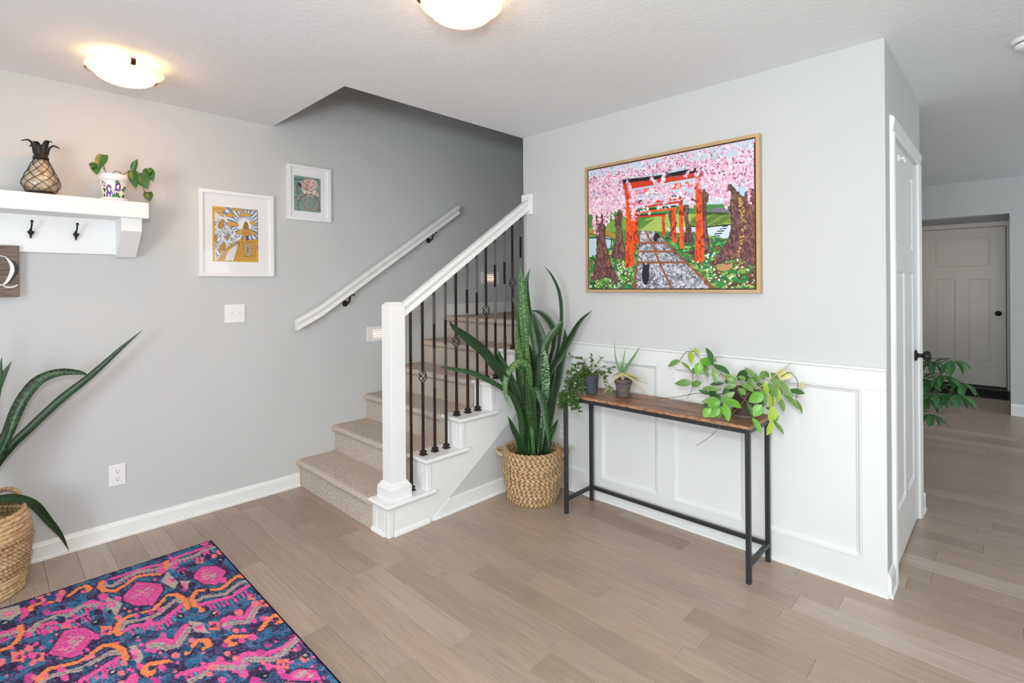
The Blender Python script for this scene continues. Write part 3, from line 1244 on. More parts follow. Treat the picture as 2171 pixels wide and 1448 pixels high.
def bar(z0, z1, twists, half=.0066):
    """square bar standing at the origin, twisted over the given height ranges"""
    mb = MB()
    zs = [z0]
    for a, b, turns in twists:
        n_ = int(turns * 12)
        zs += [a + (b - a) * k / n_ for k in range(n_ + 1)]
    zs.append(z1)
    vs, fs = [], []
    for z_ in zs:
        ang = 0.0
        for a, b, turns in twists:
            ang += 2 * math.pi * turns * min(1, max(0, (z_ - a) / (b - a)))
        for k in range(4):
            q = ang + math.pi / 4 + k * math.pi / 2
            vs.append((half * 1.414 * math.cos(q), half * 1.414 * math.sin(q), z_))
    for i_ in range(len(zs) - 1):
        for k in range(4):
            fs.append((i_ * 4 + k, i_ * 4 + (k + 1) % 4, i_ * 4 + 4 + (k + 1) % 4, i_ * 4 + 4 + k))
    fs += [(0, 1, 2, 3), tuple(len(vs) - 4 + k for k in range(4))]
    return mb.add(vs, fs)


shoe = MB()
rings = []
for q, zz in ((.0175, 0), (.0175, .008), (.012, .012), (.012, .016), (.016, .019), (.016, .023), (.010, .030), (.0068, .031)):
    rings.append([(-q, -q, zz), (q, -q, zz), (q, q, zz), (-q, q, zz)])
vs = [p for q in rings for p in q]
fs = [(a * 4 + k, a * 4 + (k + 1) % 4, a * 4 + 4 + (k + 1) % 4, a * 4 + 4 + k) for a in range(len(rings) - 1) for k in range(4)]
shoe.add(vs, fs + [(0, 1, 2, 3)])
shoe_me = shoe.mesh('shoe')
bask = MB()
for k in range(4):
    pts = []
    for j in range(15):
        u = j / 14.0
        a = k * math.pi / 2 + math.pi * 1.1 * (u - .5)
        r_ = .0045 + .019 * math.sin(math.pi * u) ** 0.85
        pts.append((r_ * math.cos(a), r_ * math.sin(a), -.036 + .072 * u))
    bask.tube(pts, .0030, 6)
bask_me = bask.mesh('basket')
knu = MB().lathe([(.0066, -.010), (.0098, -.009), (.0098, -.004), (.0078, -.002), (.0078, .002), (.0098, .004), (.0098, .009), (.0066, .010)], seg=12)
knu_me = knu.mesh('collar')
BX = [1.728, 1.812, 1.898, 1.985, 2.069, 2.162, 2.246, 2.328, 2.412, 2.503, 2.582, 2.667]
BS = [1, 2, 2, 2, 3, 3, 3, 4, 4, 4, 5, 5]
for n_, (bx, st) in enumerate(zip(BX, BS)):
    zb = st * RISE
    ht = rail_z(bx) - zb + .004
    isb = n_ in (1, 4, 7, 10)
    if isb:
        b1 = bar(0, .425, [(.15, .32, 3.0)])
        b2 = bar(.505, ht, [(.62, .77, 2.5)])
        mb = b1
    else:
        mb = bar(0, ht, [(.29, .45, 2.6), (.64, .79, 2.5)] if n_ % 2 else [(.22, .38, 2.6), (.62, .77, 2.5)])
    b = obj('baluster', mb, 'iron', rail)
    b.location = (bx, 2.5, zb)

    def sub(nm, me, dz):
        s_ = bpy.data.objects.new(nm, me)
        COL.objects.link(s_)
        s_.parent = b
        s_.location = (0, 0, dz)
        if not me.materials:
            me.materials.append(M['iron'])
        return s_
    sub('shoe', shoe_me, 0.0003)
    if isb:
        s_ = obj('upper_bar', b2, 'iron')
        s_.parent = b
        sub('basket', bask_me, .465)
        sub('collar', knu_me, .422)
        sub('collar', knu_me, .508)

# ---- wall handrail -----------------------------------------------------------
wr = thing('wall_handrail', 'white moulded handrail fixed to the wall beside the stairs on dark brackets', 'handrail', (1.5, L, 1.1))
WY = L - .062
p = [Vector((1.475, WY, 1.150)), Vector((1.645, WY, 1.240)), Vector((2.895, WY, 2.072))]
mb = MB()
vs = []
for q, (sx, ex) in zip(p, ((.35, 1.1), (.0, 1.16), (0, 1.2))):
    for a, b in HP:
        vs.append((q.x - b * .0, q.y + a, q.z + b * ex))
n_ = len(HP)
fs = [(s * n_ + k, s * n_ + (k + 1) % n_, (s + 1) * n_ + (k + 1) % n_, (s + 1) * n_ + k) for s in range(2) for k in range(n_)]
fs += [tuple(range(n_)), tuple(2 * n_ + k for k in range(n_))]
mb.add(vs, fs)
obj('rail', mb, 'white', wr)
for bx, bz in ((1.862, 1.296), (2.62, 1.804)):
    mb = MB()
    mb.lathe([(.022, L - .001), (.022, L - .006), (.012, L - .011), (0, L - .012)], (bx, 0, bz - .052), 16, axis='y')
    mb.tube(spline([(bx, L - .006, bz - .052), (bx, L - .036, bz - .050), (bx + .004, WY + .004, bz - .034), (bx + .010, WY, bz + .016)], 10), .0075, 8)
    mb.box(bx - .006, bx + .040, WY - .012, WY + .012, bz + .008, bz + .016)
    obj('bracket', mb, 'matte_black', wr)


# ---- louvred step lights -----------------------------------------------------
def step_light(x0, x1, z0, z1, label):
    t = thing('step_light', label, 'light', ((x0 + x1) / 2, L, z0), 'louvred step lights in the stair wall')
    fr_ = MB()
    y0, y1 = L - .008, L - .0005
    ax, bx_, az, bz = x0 + .052, x1 - .052, z0 + .026, z1 - .026
    fr_.box(x0, x1, y0, y1, z0, az, .002)
    fr_.box(x0, x1, y0, y1, bz, z1, .002)
    fr_.box(x0, ax, y0, y1, az, bz, .002)
    fr_.box(bx_, x1, y0, y1, az, bz, .002)
    obj('faceplate', fr_, 'plate', t)
    obj('lens', MB().box(ax, bx_, L - .0025, L - .0006, az, bz), 'steplamp', t)
    n_ = 4
    for k in range(n_):
        zc = az + (bz - az) * (k + .55) / n_
        mb = MB()
        mb.prism([(L - .010, zc - .006), (L - .009, zc - .008), (L - .003, zc + .002), (L - .004, zc + .004)], 'x', ax, bx_)
        obj('louvre', mb, 'plate', t)
    return t


step_light(2.037, 2.272, 0.946, 1.061, 'lit louvred step light behind the newel post, the lower one')
step_light(3.222, 3.457, 1.384, 1.498, 'lit louvred step light above the stair landing, the upper one')

# ---- switch and outlets ----------------------------------------------------------
t = thing('light_switch', 'white double toggle light switch below the yellow cycling print', 'switch', (1.112, L, 1.145))
obj('plate', MB().box(1.052, 1.172, L - .007, L - .0005, 1.146, 1.263, .004), 'plate', t)
for sx in (1.089, 1.135):
    tg = MB().box(sx - .005, sx + .005, L - .0075, L - .006, 1.192, 1.217)
    tg.prism([(L - .006, 1.200), (L - .018, 1.208), (L - .017, 1.214), (L - .006, 1.210)], 'x', sx - .0035, sx + .0035)
    obj('toggle', tg, 'plate', t)
    for dz in (-.03, .03):
        obj('screw', MB().lathe([(.003, L - .0068), (.003, L - .0078), (0, L - .008)], (sx, 0, 1.2045 + dz), 8, axis='y'), 'plate', t)


def outlet(label, place, cat='outlet'):
    """place(u, d, v): u across, d out of the wall, v up, centred on the plate"""
    t = thing('power_outlet', label, cat, place(0, 0, -.058), 'duplex power outlets')

    def bx2(m, u0, u1, d0, d1, v0, v1, b=0):
        A, B = place(u0, d0, v0), place(u1, d1, v1)
        m.box(A[0], B[0], A[1], B[1], A[2], B[2], b)
    m = MB()
    bx2(m, -.0375, .0375, .0005, .007, -.058, .058, .004)
    obj('plate', m, 'plate', t)
    for s in (-1, 1):
        m = MB()
        n8 = 20
        vs = []
        for d in (.0065, .0085):
            for k in range(n8):
                a = 2 * math.pi * k / n8
                vs.append(place(.0172 * math.cos(a), d, s * .0205 + max(-.0135, min(.0135, .0172 * math.sin(a)))))
        m.add(vs, [(k, (k + 1) % n8, n8 + (k + 1) % n8, n8 + k) for k in range(n8)] + [tuple(range(n8, 2 * n8))])
        rc = obj('receptacle', m, 'plate', t)
        for u0, v0, w_, h_ in ((-.0065, .003, .0022, .0085), (.0065, .003, .0022, .0070), (0, -.0075, .0046, .0046)):
            m = MB()
            bx2(m, u0 - w_ / 2, u0 + w_ / 2, .0080, .0088, s * .0205 + v0 - h_ / 2, s * .0205 + v0 + h_ / 2)
            obj('slot', m, 'slot', rc)


outlet('white duplex power outlet low on the left wall above the rug', lambda u, d, v: (.511 + u, L - d, .346 + v))
outlet('white duplex power outlet on the wainscot behind the wicker basket', lambda u, d, v: (R - .0035 - d, 2.185 - u, .385 + v))


# ================================================================== OBJECTS
# ---- painter: fills a colour grid that becomes a fine coloured mesh
class Canvas:
    def __init__(self, w, h, col, hom=None, k=1.0):
        self.k = k
        w, h = int(w * k), int(h * k)
        self.w, self.h = w, h
        self.a = np.zeros((h, w, 3)) + np.array(col, float)
        self.hom = hom
        self.rs = np.random.RandomState(3)

    def uv(self, p):
        x, y = p
        if self.hom is None:
            return (x * self.w, y * self.h)
        q = self.hom @ np.array([x, y, 1.0])
        return (q[0] / q[2] * self.w, q[1] / q[2] * self.h)

    def _win(self, xs, ys, pad):
        x0, x1 = int(max(0, min(xs) - pad)), int(min(self.w, max(xs) + pad + 1))
        y0, y1 = int(max(0, min(ys) - pad)), int(min(self.h, max(ys) + pad + 1))
        if x1 <= x0 or y1 <= y0:
            return None
        X, Y = np.meshgrid(np.arange(x0, x1) + .5, np.arange(y0, y1) + .5)
        return x0, x1, y0, y1, X, Y

    def _inside(self, P, X, Y):
        ins = np.zeros(X.shape, bool)
        n = len(P)
        for i in range(n):
            (xa, ya), (xb, yb) = P[i], P[(i + 1) % n]
            if ya == yb:
                continue
            c = ((ya > Y) != (yb > Y)) & (X < (xb - xa) * (Y - ya) / (yb - ya) + xa)
            ins ^= c
        return ins

    def poly(self, pts, col, jit=0.0):
        P = [self.uv(p) for p in pts]
        w = self._win([p[0] for p in P], [p[1] for p in P], 1)
        if not w:
            return
        x0, x1, y0, y1, X, Y = w
        m = self._inside(P, X, Y)
        c = np.array(col, float)
        block = self.a[y0:y1, x0:x1]
        block[m] = c + (self.rs.randn(int(m.sum()), 1) * jit)

    def stroke(self, pts, width, col, wob=0.0):
        """width in nominal cells"""
        width = width * self.k
        P = [self.uv(p) for p in pts]
        w = self._win([p[0] for p in P], [p[1] for p in P], width)
        if not w:
            return
        x0, x1, y0, y1, X, Y = w
        d = np.full(X.shape, 1e9)
        for (xa, ya), (xb, yb) in zip(P[:-1], P[1:]):
            dx, dy = xb - xa, yb - ya
            L2 = dx * dx + dy * dy + 1e-9
            t = np.clip(((X - xa) * dx + (Y - ya) * dy) / L2, 0, 1)
            d = np.minimum(d, np.hypot(X - xa - t * dx, Y - ya - t * dy))
        if wob:
            d = d + self.rs.randn(*d.shape) * wob
        self.a[y0:y1, x0:x1][d < width / 2] = col

    def dabs(self, n, pts, cols, size, aspect=1.0, ang=None, dens=None):
        """n brush dabs scattered inside polygon pts"""
        size = size * self.k
        P = [self.uv(p) for p in pts]
        xs, ys = [p[0] for p in P], [p[1] for p in P]
        cx = self.rs.uniform(min(xs), max(xs), n * 3)
        cy = self.rs.uniform(min(ys), max(ys), n * 3)
        ins = self._inside(P, cx, cy)
        cx, cy = cx[ins][:n], cy[ins][:n]
        for x, y in zip(cx, cy):
            s = size * self.rs.uniform(.6, 1.4)
            th = self.rs.uniform(0, math.pi) if ang is None else ang + self.rs.randn() * .35
            w = self._win([x], [y], s * aspect + 1)
            if not w:
                continue
            x0, x1, y0, y1, X, Y = w
            u = (X - x) * math.cos(th) + (Y - y) * math.sin(th)
            v = -(X - x) * math.sin(th) + (Y - y) * math.cos(th)
            m = (u / (s * aspect)) ** 2 + (v / s) ** 2 < 1
            self.a[y0:y1, x0:x1][m] = np.array(cols[self.rs.randint(len(cols))]) + self.rs.randn() * 6

    def soft(self, pts, n=6):
        # rounded version of a closed outline
        P = [np.array(p, float) for p in pts]
        m = len(P)
        out = []
        for i in range(m):
            a, b, c, d = P[i - 1], P[i], P[(i + 1) % m], P[(i + 2) % m]
            for k in range(n):
                u = k / n
                out.append(tuple(.5 * (2 * b + (c - a) * u + (2 * a - 5 * b + 4 * c - d) * u * u + (3 * b - a - 3 * c + d) * u ** 3)))
        return out

    def linear(self):
        c = np.clip(self.a, 0, 255) / 255.0
        l_ = np.where(c <= .04045, c / 12.92, ((c + .055) / 1.055) ** 2.4)
        return np.concatenate([l_, np.ones(l_.shape[:2] + (1,))], axis=2)


def grid_mesh(name, canvas, place, relief=0.0):
    """place(u, v, d) with u, v in 0..1 (v down) -> world arrays; one coloured vertex per cell"""
    h, w = canvas.h, canvas.w
    U, V = np.meshgrid((np.arange(w)) / (w - 1.0), (np.arange(h)) / (h - 1.0))
    rs = np.random.RandomState(5)
    D = relief * rs.rand(h, w)
    X, Y, Z = place(U, V, D)
    co = np.stack([X, Y, Z], axis=-1).reshape(-1, 3).astype(np.float32)
    i = np.arange(h * w).reshape(h, w)
    q = np.stack([i[:-1, :-1], i[:-1, 1:], i[1:, 1:], i[1:, :-1]], axis=-1).reshape(-1, 4)
    me = bpy.data.meshes.new(name)
    me.vertices.add(len(co))
    me.vertices.foreach_set('co', co.ravel())
    nf = len(q)
    me.loops.add(nf * 4)
    me.loops.foreach_set('vertex_index', q.ravel().astype(np.int32))
    me.polygons.add(nf)
    me.polygons.foreach_set('loop_start', np.arange(0, nf * 4, 4, dtype=np.int32))
    me.polygons.foreach_set('use_smooth', np.ones(nf, dtype=bool))
    me.update(calc_edges=True)
    a = me.attributes.new('paint', 'FLOAT_COLOR', 'POINT')
    a.data.foreach_set('color', canvas.linear().reshape(-1, 4).astype(np.float32).ravel())
    me.validate()
    return me


# ---- ceiling lamps ------------------------------------------------------------
def ceiling_lamp(cx, cy, label, a0):
    t = thing('ceiling_light', label, 'light', (cx, cy, CEIL), 'frosted glass ceiling lights')
    rr = 0.150
    prof_o = [(0.0, CEIL - .112)]
    for k in range(1, 13):
        u = k / 12.0
        prof_o.append((.122 * math.sin(u * math.pi / 2), CEIL - .112 + .050 * (1 - math.cos(u * math.pi / 2)) ** 1.0))
    bw = obj('glass_bowl', MB().lathe(prof_o, (cx, cy, 0), 48, cap=False), 'bowl', t)
    prof_i = [(max(0.0, r_ - .003), z_ + .004) for r_, z_ in prof_o]
    obj('bowl_lining', MB().lathe(prof_i, (cx, cy, 0), 48, cap=False), 'bowl_in', bw)
    lip = [(.1195, CEIL - .064), (.128, CEIL - .058), (.140, CEIL - .052), (.151, CEIL - .049), (.152, CEIL - .046), (.150, CEIL - .044), (.139, CEIL - .047), (.127, CEIL - .053), (.119, CEIL - .059)]
    obj('glass_lip', MB().lathe(lip, (cx, cy, 0), 48, closed=True), 'bowl_rim', t)
    obj('ceiling_pan', MB().lathe([(0.09, CEIL - .001), (0.09, CEIL - .012), (0.078, CEIL - .02), (0, CEIL - .02)], (cx, cy, 0), 32), 'plate', t)
    for k in range(3):
        a = a0 + k * 2 * math.pi / 3
        ca, sa = math.cos(a), math.sin(a)
        m = MB()
        pts = [(cx + ca * q, cy + sa * q, CEIL - h) for q, h in ((.082, .012), (rr + .004, .036), (rr + .008, .05), (rr - .004, .061))]
        # flat strap clip
        for s in range(3):
            a_, b_ = Vector(pts[s]), Vector(pts[s + 1])
            sd = Vector((-sa, ca, 0)) * .009
            nr = (b_ - a_).normalized().cross(sd.normalized()) * .002
            m.add([a_ - sd, a_ + sd, b_ + sd, b_ - sd, a_ - sd + nr, a_ + sd + nr, b_ + sd + nr, b_ - sd + nr],
                  [(0, 1, 2, 3), (4, 5, 6, 7), (0, 1, 5, 4), (1, 2, 6, 5), (2, 3, 7, 6), (3, 0, 4, 7)])
        obj('clip', m, 'bronze', t)
    return t


ceiling_lamp(0.475, 2.985, 'lit frosted glass ceiling light near the left wall above the shelf', 0.55)
ceiling_lamp(1.215, 1.425, 'lit frosted glass ceiling light at the top edge of the picture', 2.6)

t = thing('smoke_detector', 'round white smoke detector on the hall ceiling', 'smoke detector', (3.22, -0.075, CEIL))
obj('base_ring', MB().lathe([(.072, CEIL - .0005), (.072, CEIL - .012), (.066, CEIL - .016), (0, CEIL - .016)], (3.22, -.075, 0), 36), 'plate', t)
obj('dark_vent', MB().lathe([(.057, CEIL - .015), (.057, CEIL - .022), (0, CEIL - .022)], (3.22, -.075, 0), 36), 'slot', t)
obj('cover', MB().lathe([(.060, CEIL - .0215), (.060, CEIL - .032), (.054, CEIL - .040), (.03, CEIL - .043), (0, CEIL - .043)], (3.22, -.075, 0), 36), 'plate', t)


# ---- framed pictures on the left wall --------------------------------------------
def frame_boxes(t, x0, x1, z0, z1, bw, d, mat):
    for nm, pl_ in (('frame_side', [(x0, z0), (x0, z1), (x0 + bw, z1 - bw), (x0 + bw, z0 + bw)]), ('frame_side', [(x1, z0), (x1, z1), (x1 - bw, z1 - bw), (x1 - bw, z0 + bw)]),
                    ('frame_rail', [(x0, z1), (x1, z1), (x1 - bw, z1 - bw), (x0 + bw, z1 - bw)]), ('frame_rail', [(x0, z0), (x1, z0), (x1 - bw, z0 + bw), (x0 + bw, z0 + bw)])):
        obj(nm, MB().prism(pl_, 'y', L - d, L - .001), mat, t)


H1 = np.array([[2.472236276e-03, 1.081941477e-05, -5.038817848e-01], [-2.109487836e-04, 2.155098384e-03, -8.517541750e-01], [-1.206633533e-04, 1.081941477e-05, 1.0]])
H2 = np.array([[3.413056186e-03, 0, -2.996663331e+00], [-4.268814994e-04, 2.707648368e-03, -5.842178235e-02], [-2.156295880e-04, -2.619989728e-05, 1.0]])

t = thing('framed_print', 'white framed mustard print of a cyclist riding past corn toward the sun', 'picture', (1.13, L, 1.44), 'framed prints on the left wall')
frame_boxes(t, .909, 1.346, 1.439, 1.970, .021, .026, 'white')
obj('mat_board', MB().box(.928, 1.327, L - .012, L - .002, 1.458, 1.951), 'mat_grey', t)
obj('glass', MB().box(.929, 1.326, L - .0175, L - .0165, 1.459, 1.950), 'glass', t)
C1 = Canvas(170, 216, (226, 176, 74), H1, 2.0)
C1.poly([(222, 440), (568, 470), (570, 700), (560, 870), (225, 868)], (222, 172, 70))
# sky rays
sun = (465, 575)
C1.poly([(300, 445), (568, 468), (568, 690), (400, 690), (300, 560)], (235, 238, 242))
for k in range(26):
    a = -math.pi * .05 - k * 2 * math.pi / 26
    r0, r1, w_ = 60, 230, .06
    C1.poly([(sun[0] + r0 * math.cos(a - w_), sun[1] + r0 * math.sin(a - w_)), (sun[0] + r1 * math.cos(a - w_), sun[1] + r1 * math.sin(a - w_)), (sun[0] + r1 * math.cos(a + w_), sun[1] + r1 * math.sin(a + w_)), (sun[0] + r0 * math.cos(a + w_), sun[1] + r0 * math.sin(a + w_))], (112, 146, 192))
for p_ in ([(310, 490), (350, 470), (400, 500), (380, 510), (320, 505)], [(420, 490), (460, 475), (520, 485), (515, 500), (430, 503)], [(320, 560), (360, 545), (420, 570), (400, 585), (330, 580)], [(495, 560), (530, 545), (565, 560), (560, 575)], [(400, 630), (470, 600), (560, 640), (560, 660), (410, 650)], [(200, 440), (300, 445), (290, 465), (230, 470)], [(360, 450), (400, 440), (470, 460), (440, 468)]):
    p_ = C1.soft(p_)
    C1.poly(p_, (222, 172, 70))
    C1.stroke(p_ + [p_[0]], 1.1, (96, 66, 30))
C1.poly([(420, 555), (450, 535), (500, 540), (520, 570), (515, 610), (450, 620), (420, 590)], (244, 244, 244))
# corn field
C1.poly([(222, 460), (270, 500), (330, 520), (300, 570), (370, 610), (430, 690), (380, 720), (300, 770), (240, 868), (222, 868)], (236, 238, 240))
for k in range(60):
    x_, y_ = 222 + (k * 37 % 190), 500 + (k * 53 % 350)
    if y_ > 520 + (x_ - 222) * .9:
        C1.stroke([(x_, y_ + 34), (x_ + 6, y_ + 10), (x_ + 22 - k % 3 * 18, y_ - 20)], 1.1, (60, 66, 84))
C1.dabs(140, [(222, 520), (300, 520), (420, 690), (300, 770), (222, 860)], [(150, 168, 200), (110, 112, 124), (200, 206, 216)], 1.6, 3.0, 1.3)
for p_ in ([(250, 580), (275, 530), (300, 535), (290, 580), (260, 605)], [(310, 690), (320, 655), (335, 665), (325, 700)], [(250, 790), (270, 740), (300, 715), (305, 760), (270, 800)], [(215, 690), (225, 650), (240, 670), (232, 710)]):
    p_ = C1.soft(p_)
    C1.poly(p_, (206, 150, 52))
    C1.dabs(14, p_, [(150, 104, 40), (224, 178, 90)], .9, 1.5)
    C1.stroke(p_ + [p_[0]], 1.2, (90, 62, 30))
# road
C1.poly([(440, 690), (570, 705), (560, 872), (230, 868), (330, 760), (420, 700)], (216, 160, 52))
C1.poly([(300, 868), (330, 790), (420, 705), (400, 780), (370, 868)], (240, 240, 240))
for k in range(26):
    x_, y_ = 400 + (k * 47 % 150), 715 + (k * 29 % 145)
    C1.stroke([(x_, y_), (x_ + 22, y_ + 3)], 1.1, (110, 74, 26))
for k in range(7):
    C1.stroke([(240 + k * 22, 866), (330 + k * 16, 770), (420, 712)], 1.0, (100, 72, 34))
# rider and bicycle
rb_ = C1.soft([(452, 640), (450, 612), (460, 572), (474, 548), (490, 556), (500, 590), (508, 640), (500, 668), (470, 672)])
C1.poly(rb_, (206, 150, 56))
C1.stroke(rb_ + [rb_[0]], 1.3, (92, 60, 28))
hb_ = C1.soft([(462, 590), (465, 560), (476, 548), (490, 556), (496, 585), (488, 612), (470, 614)])
C1.poly(hb_, (184, 124, 40))
for k in range(5):
    C1.stroke([(468 + k * 5, 556), (465 + k * 7, 610)], .8, (104, 68, 26))
C1.stroke([(455, 620), (444, 650), (452, 664)], 3.0, (206, 150, 56))
C1.stroke([(504, 620), (512, 645), (504, 660)], 3.0, (206, 150, 56))
C1.poly([(450, 665), (475, 668), (468, 790), (448, 795)], (212, 158, 60))
C1.stroke([(448, 668), (456, 790)], 1.2, (92, 60, 28))
C1.poly([(476, 665), (500, 665), (498, 700), (480, 705)], (60, 78, 130))
for r_, c_ in ((1.0, (58, 62, 84)), (.88, (236, 236, 240)), (.76, (70, 84, 130)), (.68, (216, 190, 130))):
    C1.poly([(492 + 27 * r_ * math.cos(a), 780 + 60 * r_ * math.sin(a)) for a in np.linspace(0, 6.28, 28)[:-1]], c_)
for k in range(8):
    a = k * math.pi / 8
    C1.stroke([(492 + 18 * math.cos(a), 780 + 40 * math.sin(a)), (492 - 18 * math.cos(a), 780 - 40 * math.sin(a))], 1.0, (70, 84, 130))
me = grid_mesh('cyclist_print', C1, lambda U, V, D: (.985 + U * .267, L - .0125 + 0 * U, 1.871 - V * .340))
obj('print', me, 'print', t)

t = thing('framed_print', 'smaller white framed teal print of a bicycle with flowers', 'picture', (1.59, L, 1.83), 'framed prints on the left wall')
frame_boxes(t, 1.440, 1.748, 1.830, 2.207, .020, .026, 'white')
obj('mat_board', MB().box(1.458, 1.730, L - .012, L - .002, 1.848, 2.189), 'mat_grey', t)
obj('glass', MB().box(1.459, 1.729, L - .0175, L - .0165, 1.849, 2.188), 'glass', t)
C2 = Canvas(120, 152, (96, 158, 154), H2, 2.0)
C2.dabs(420, [(870, 150), (1110, 180), (1105, 480), (870, 465)], [(72, 132, 130), (128, 176, 166), (176, 120, 116), (198, 136, 138), (60, 108, 104), (140, 150, 110)], 2.0, 2.4)
C2.dabs(60, [(880, 440), (1095, 460), (1095, 340), (880, 330)], [(196, 124, 120), (170, 140, 110)], 2.2, 1.6)
C2.poly(C2.soft([(950, 220), (1000, 195), (1060, 215), (1076, 270), (1060, 320), (1000, 330), (945, 290)]), (226, 206, 192))
for k in range(9):
    C2.poly(C2.soft([(960 + k * 13, 300 + (k % 3) * 12), (975 + k * 13, 290 + (k % 3) * 12), (980 + k * 13, 308 + (k % 3) * 12), (966 + k * 13, 318 + (k % 3) * 12)]), [(240, 228, 216), (206, 176, 150), (226, 206, 192)][k % 3])
C2.dabs(60, [(935, 215), (1030, 190), (1050, 250), (1000, 300), (940, 270)], [(196, 122, 132), (216, 150, 156), (170, 92, 104), (232, 200, 196)], 2.6, 1.4)
for w_, c_ in ((4.2, (40, 36, 34)), (1.4, (150, 140, 120))):
    C2.stroke([(1002 + 88 * math.cos(a), 420 + 98 * math.sin(a)) for a in np.linspace(-3.5, .35, 30)], w_, c_)
C2.stroke([(985, 250), (992, 330), (985, 420)], 3.2, (196, 148, 110))
C2.stroke([(900, 230), (985, 290)], 3, (150, 120, 96))
C2.poly([(905, 215), (945, 240), (940, 268), (915, 250)], (36, 34, 34))
C2.stroke([(905, 230), (908, 320)], 2.6, (48, 44, 40))
C2.stroke([(884, 192), (935, 202)], 4, (40, 36, 34))
C2.stroke([(985, 275), (1020, 300), (1060, 275), (1072, 300)], 2.4, (40, 36, 34))
C2.stroke([(1040, 225), (1068, 260), (1072, 300)], 2.0, (60, 52, 46))
C2.stroke([(878, 350), (905, 345)], 3, (40, 36, 34))
me = grid_mesh('bicycle_print', C2, lambda U, V, D: (1.487 + U * .189, L - .0125 + 0 * U, 2.134 - V * .240))
obj('print', me, 'print', t)

# ---- large painting -------------------------------------------------------------
HPN = np.array([[9.790531256e-04, -5.125932595e-06, -1.008014645e-01], [2.199676553e-04, 1.067842981e-03, -4.395553665e-01], [2.143579937e-04, -1.999623797e-06, 1.0]])
CP_ = Canvas(420, 312, (190, 212, 226), HPN, 1.6)
C = CP_
BL, WT = (24, 22, 26), (246, 240, 244)
C.poly([(100, 700), (1445, 640), (1445, 1345), (100, 1350)], (70, 138, 66))
C.poly([(490, 870), (560, 780), (720, 735), (980, 735), (1250, 700), (1250, 860), (700, 880)], (168, 192, 96))
C.poly([(500, 870), (520, 800), (640, 770), (540, 850)], (96, 140, 60))
C.poly([(100, 860), (400, 760), (410, 860), (100, 930)], (120, 168, 70))
C.poly([(910, 830), (930, 760), (1050, 715), (1230, 720), (1250, 800), (1050, 835)], (52, 88, 40))
for k in range(9):
    C.stroke([(920 + i * 22, 745 + k * 11 + 5 * math.sin(i * 1.3 + k)) for i in range(16)], 1.5, (140, 170, 66))
C.poly([(720, 850), (960, 840), (1000, 930), (760, 880)], (196, 218, 226))
C.poly([(1040, 840), (1245, 815), (1235, 900), (1190, 975), (1040, 935)], (206, 224, 234))
C.stroke([(905, 835), (1060, 838), (1240, 818)], 3, (26, 40, 40))
for k in range(6):
    C.stroke([(1070 + k * 22, 935 - k * 20), (1140 + k * 16, 930 - k * 20)], 2.2, (36, 50, 60))
C.poly([(1040, 715), (1130, 680), (1230, 690), (1230, 720)], (120, 120, 132))
C.poly([(105, 930), (290, 925), (300, 985), (230, 1050), (105, 1110)], (186, 212, 226))
C.stroke([(105, 935), (200, 930), (290, 945), (285, 1000)], 3, (30, 66, 80))
C.poly([(105, 870), (230, 860), (320, 900), (315, 945), (240, 915), (105, 905)], (172, 140, 60))
C.stroke([(105, 905), (240, 912), (318, 950)], 2, (90, 60, 24))
# grass
gl = [(38, 120, 66), (60, 150, 70), (104, 170, 66), (36, 92, 56), (150, 186, 96), (28, 110, 84), (120, 92, 60)]
C.dabs(1500, [(110, 1100), (330, 1000), (470, 930), (510, 900), (480, 1340), (110, 1345)], gl, 2.4, 2.2, .2)
C.dabs(2600, [(700, 900), (960, 890), (1445, 1000), (1445, 1340), (1110, 1335)], gl, 2.4, 2.2, .2)
C.dabs(260, [(1080, 1090), (1440, 1090), (1440, 1330), (1150, 1330)], [(112, 74, 54), (90, 62, 46), (150, 176, 80), (44, 110, 60), (60, 140, 66)], 3.0, 2.0, .1)
C.dabs(110, [(110, 1200), (470, 1100), (470, 1340), (110, 1345)], [(236, 240, 230), (214, 206, 110), (244, 236, 240)], 1.6, 1.2)
C.dabs(70, [(760, 950), (1440, 1130), (1440, 1330), (1120, 1330)], [(236, 240, 230), (244, 236, 240)], 1.6, 1.2)
# path
C.poly([(508, 875), (640, 878), (1120, 1338), (455, 1342), (505, 1010)], (140, 84, 60))
C.poly([(520, 880), (625, 884), (1065, 1336), (490, 1340)], (166, 168, 178))
gr = [(150, 152, 164), (190, 192, 202), (122, 124, 138), (208, 210, 218), (96, 98, 112)]
C.dabs(1700, [(520, 880), (625, 884), (1065, 1336), (490, 1340)], gr, 1.9, 2.0)
for q in ([(515, 972), (720, 968)], [(515, 1042), (790, 1040)], [(505, 1130), (870, 1128)], [(560, 880), (620, 990), (665, 1120), (770, 1338)]):
    C.stroke(q, 5, (146, 88, 62))
C.dabs(60, [(640, 878), (1120, 1338), (1080, 1338), (615, 884)], [(176, 116, 84), (110, 62, 46)], 2.2, 2.0, .9)
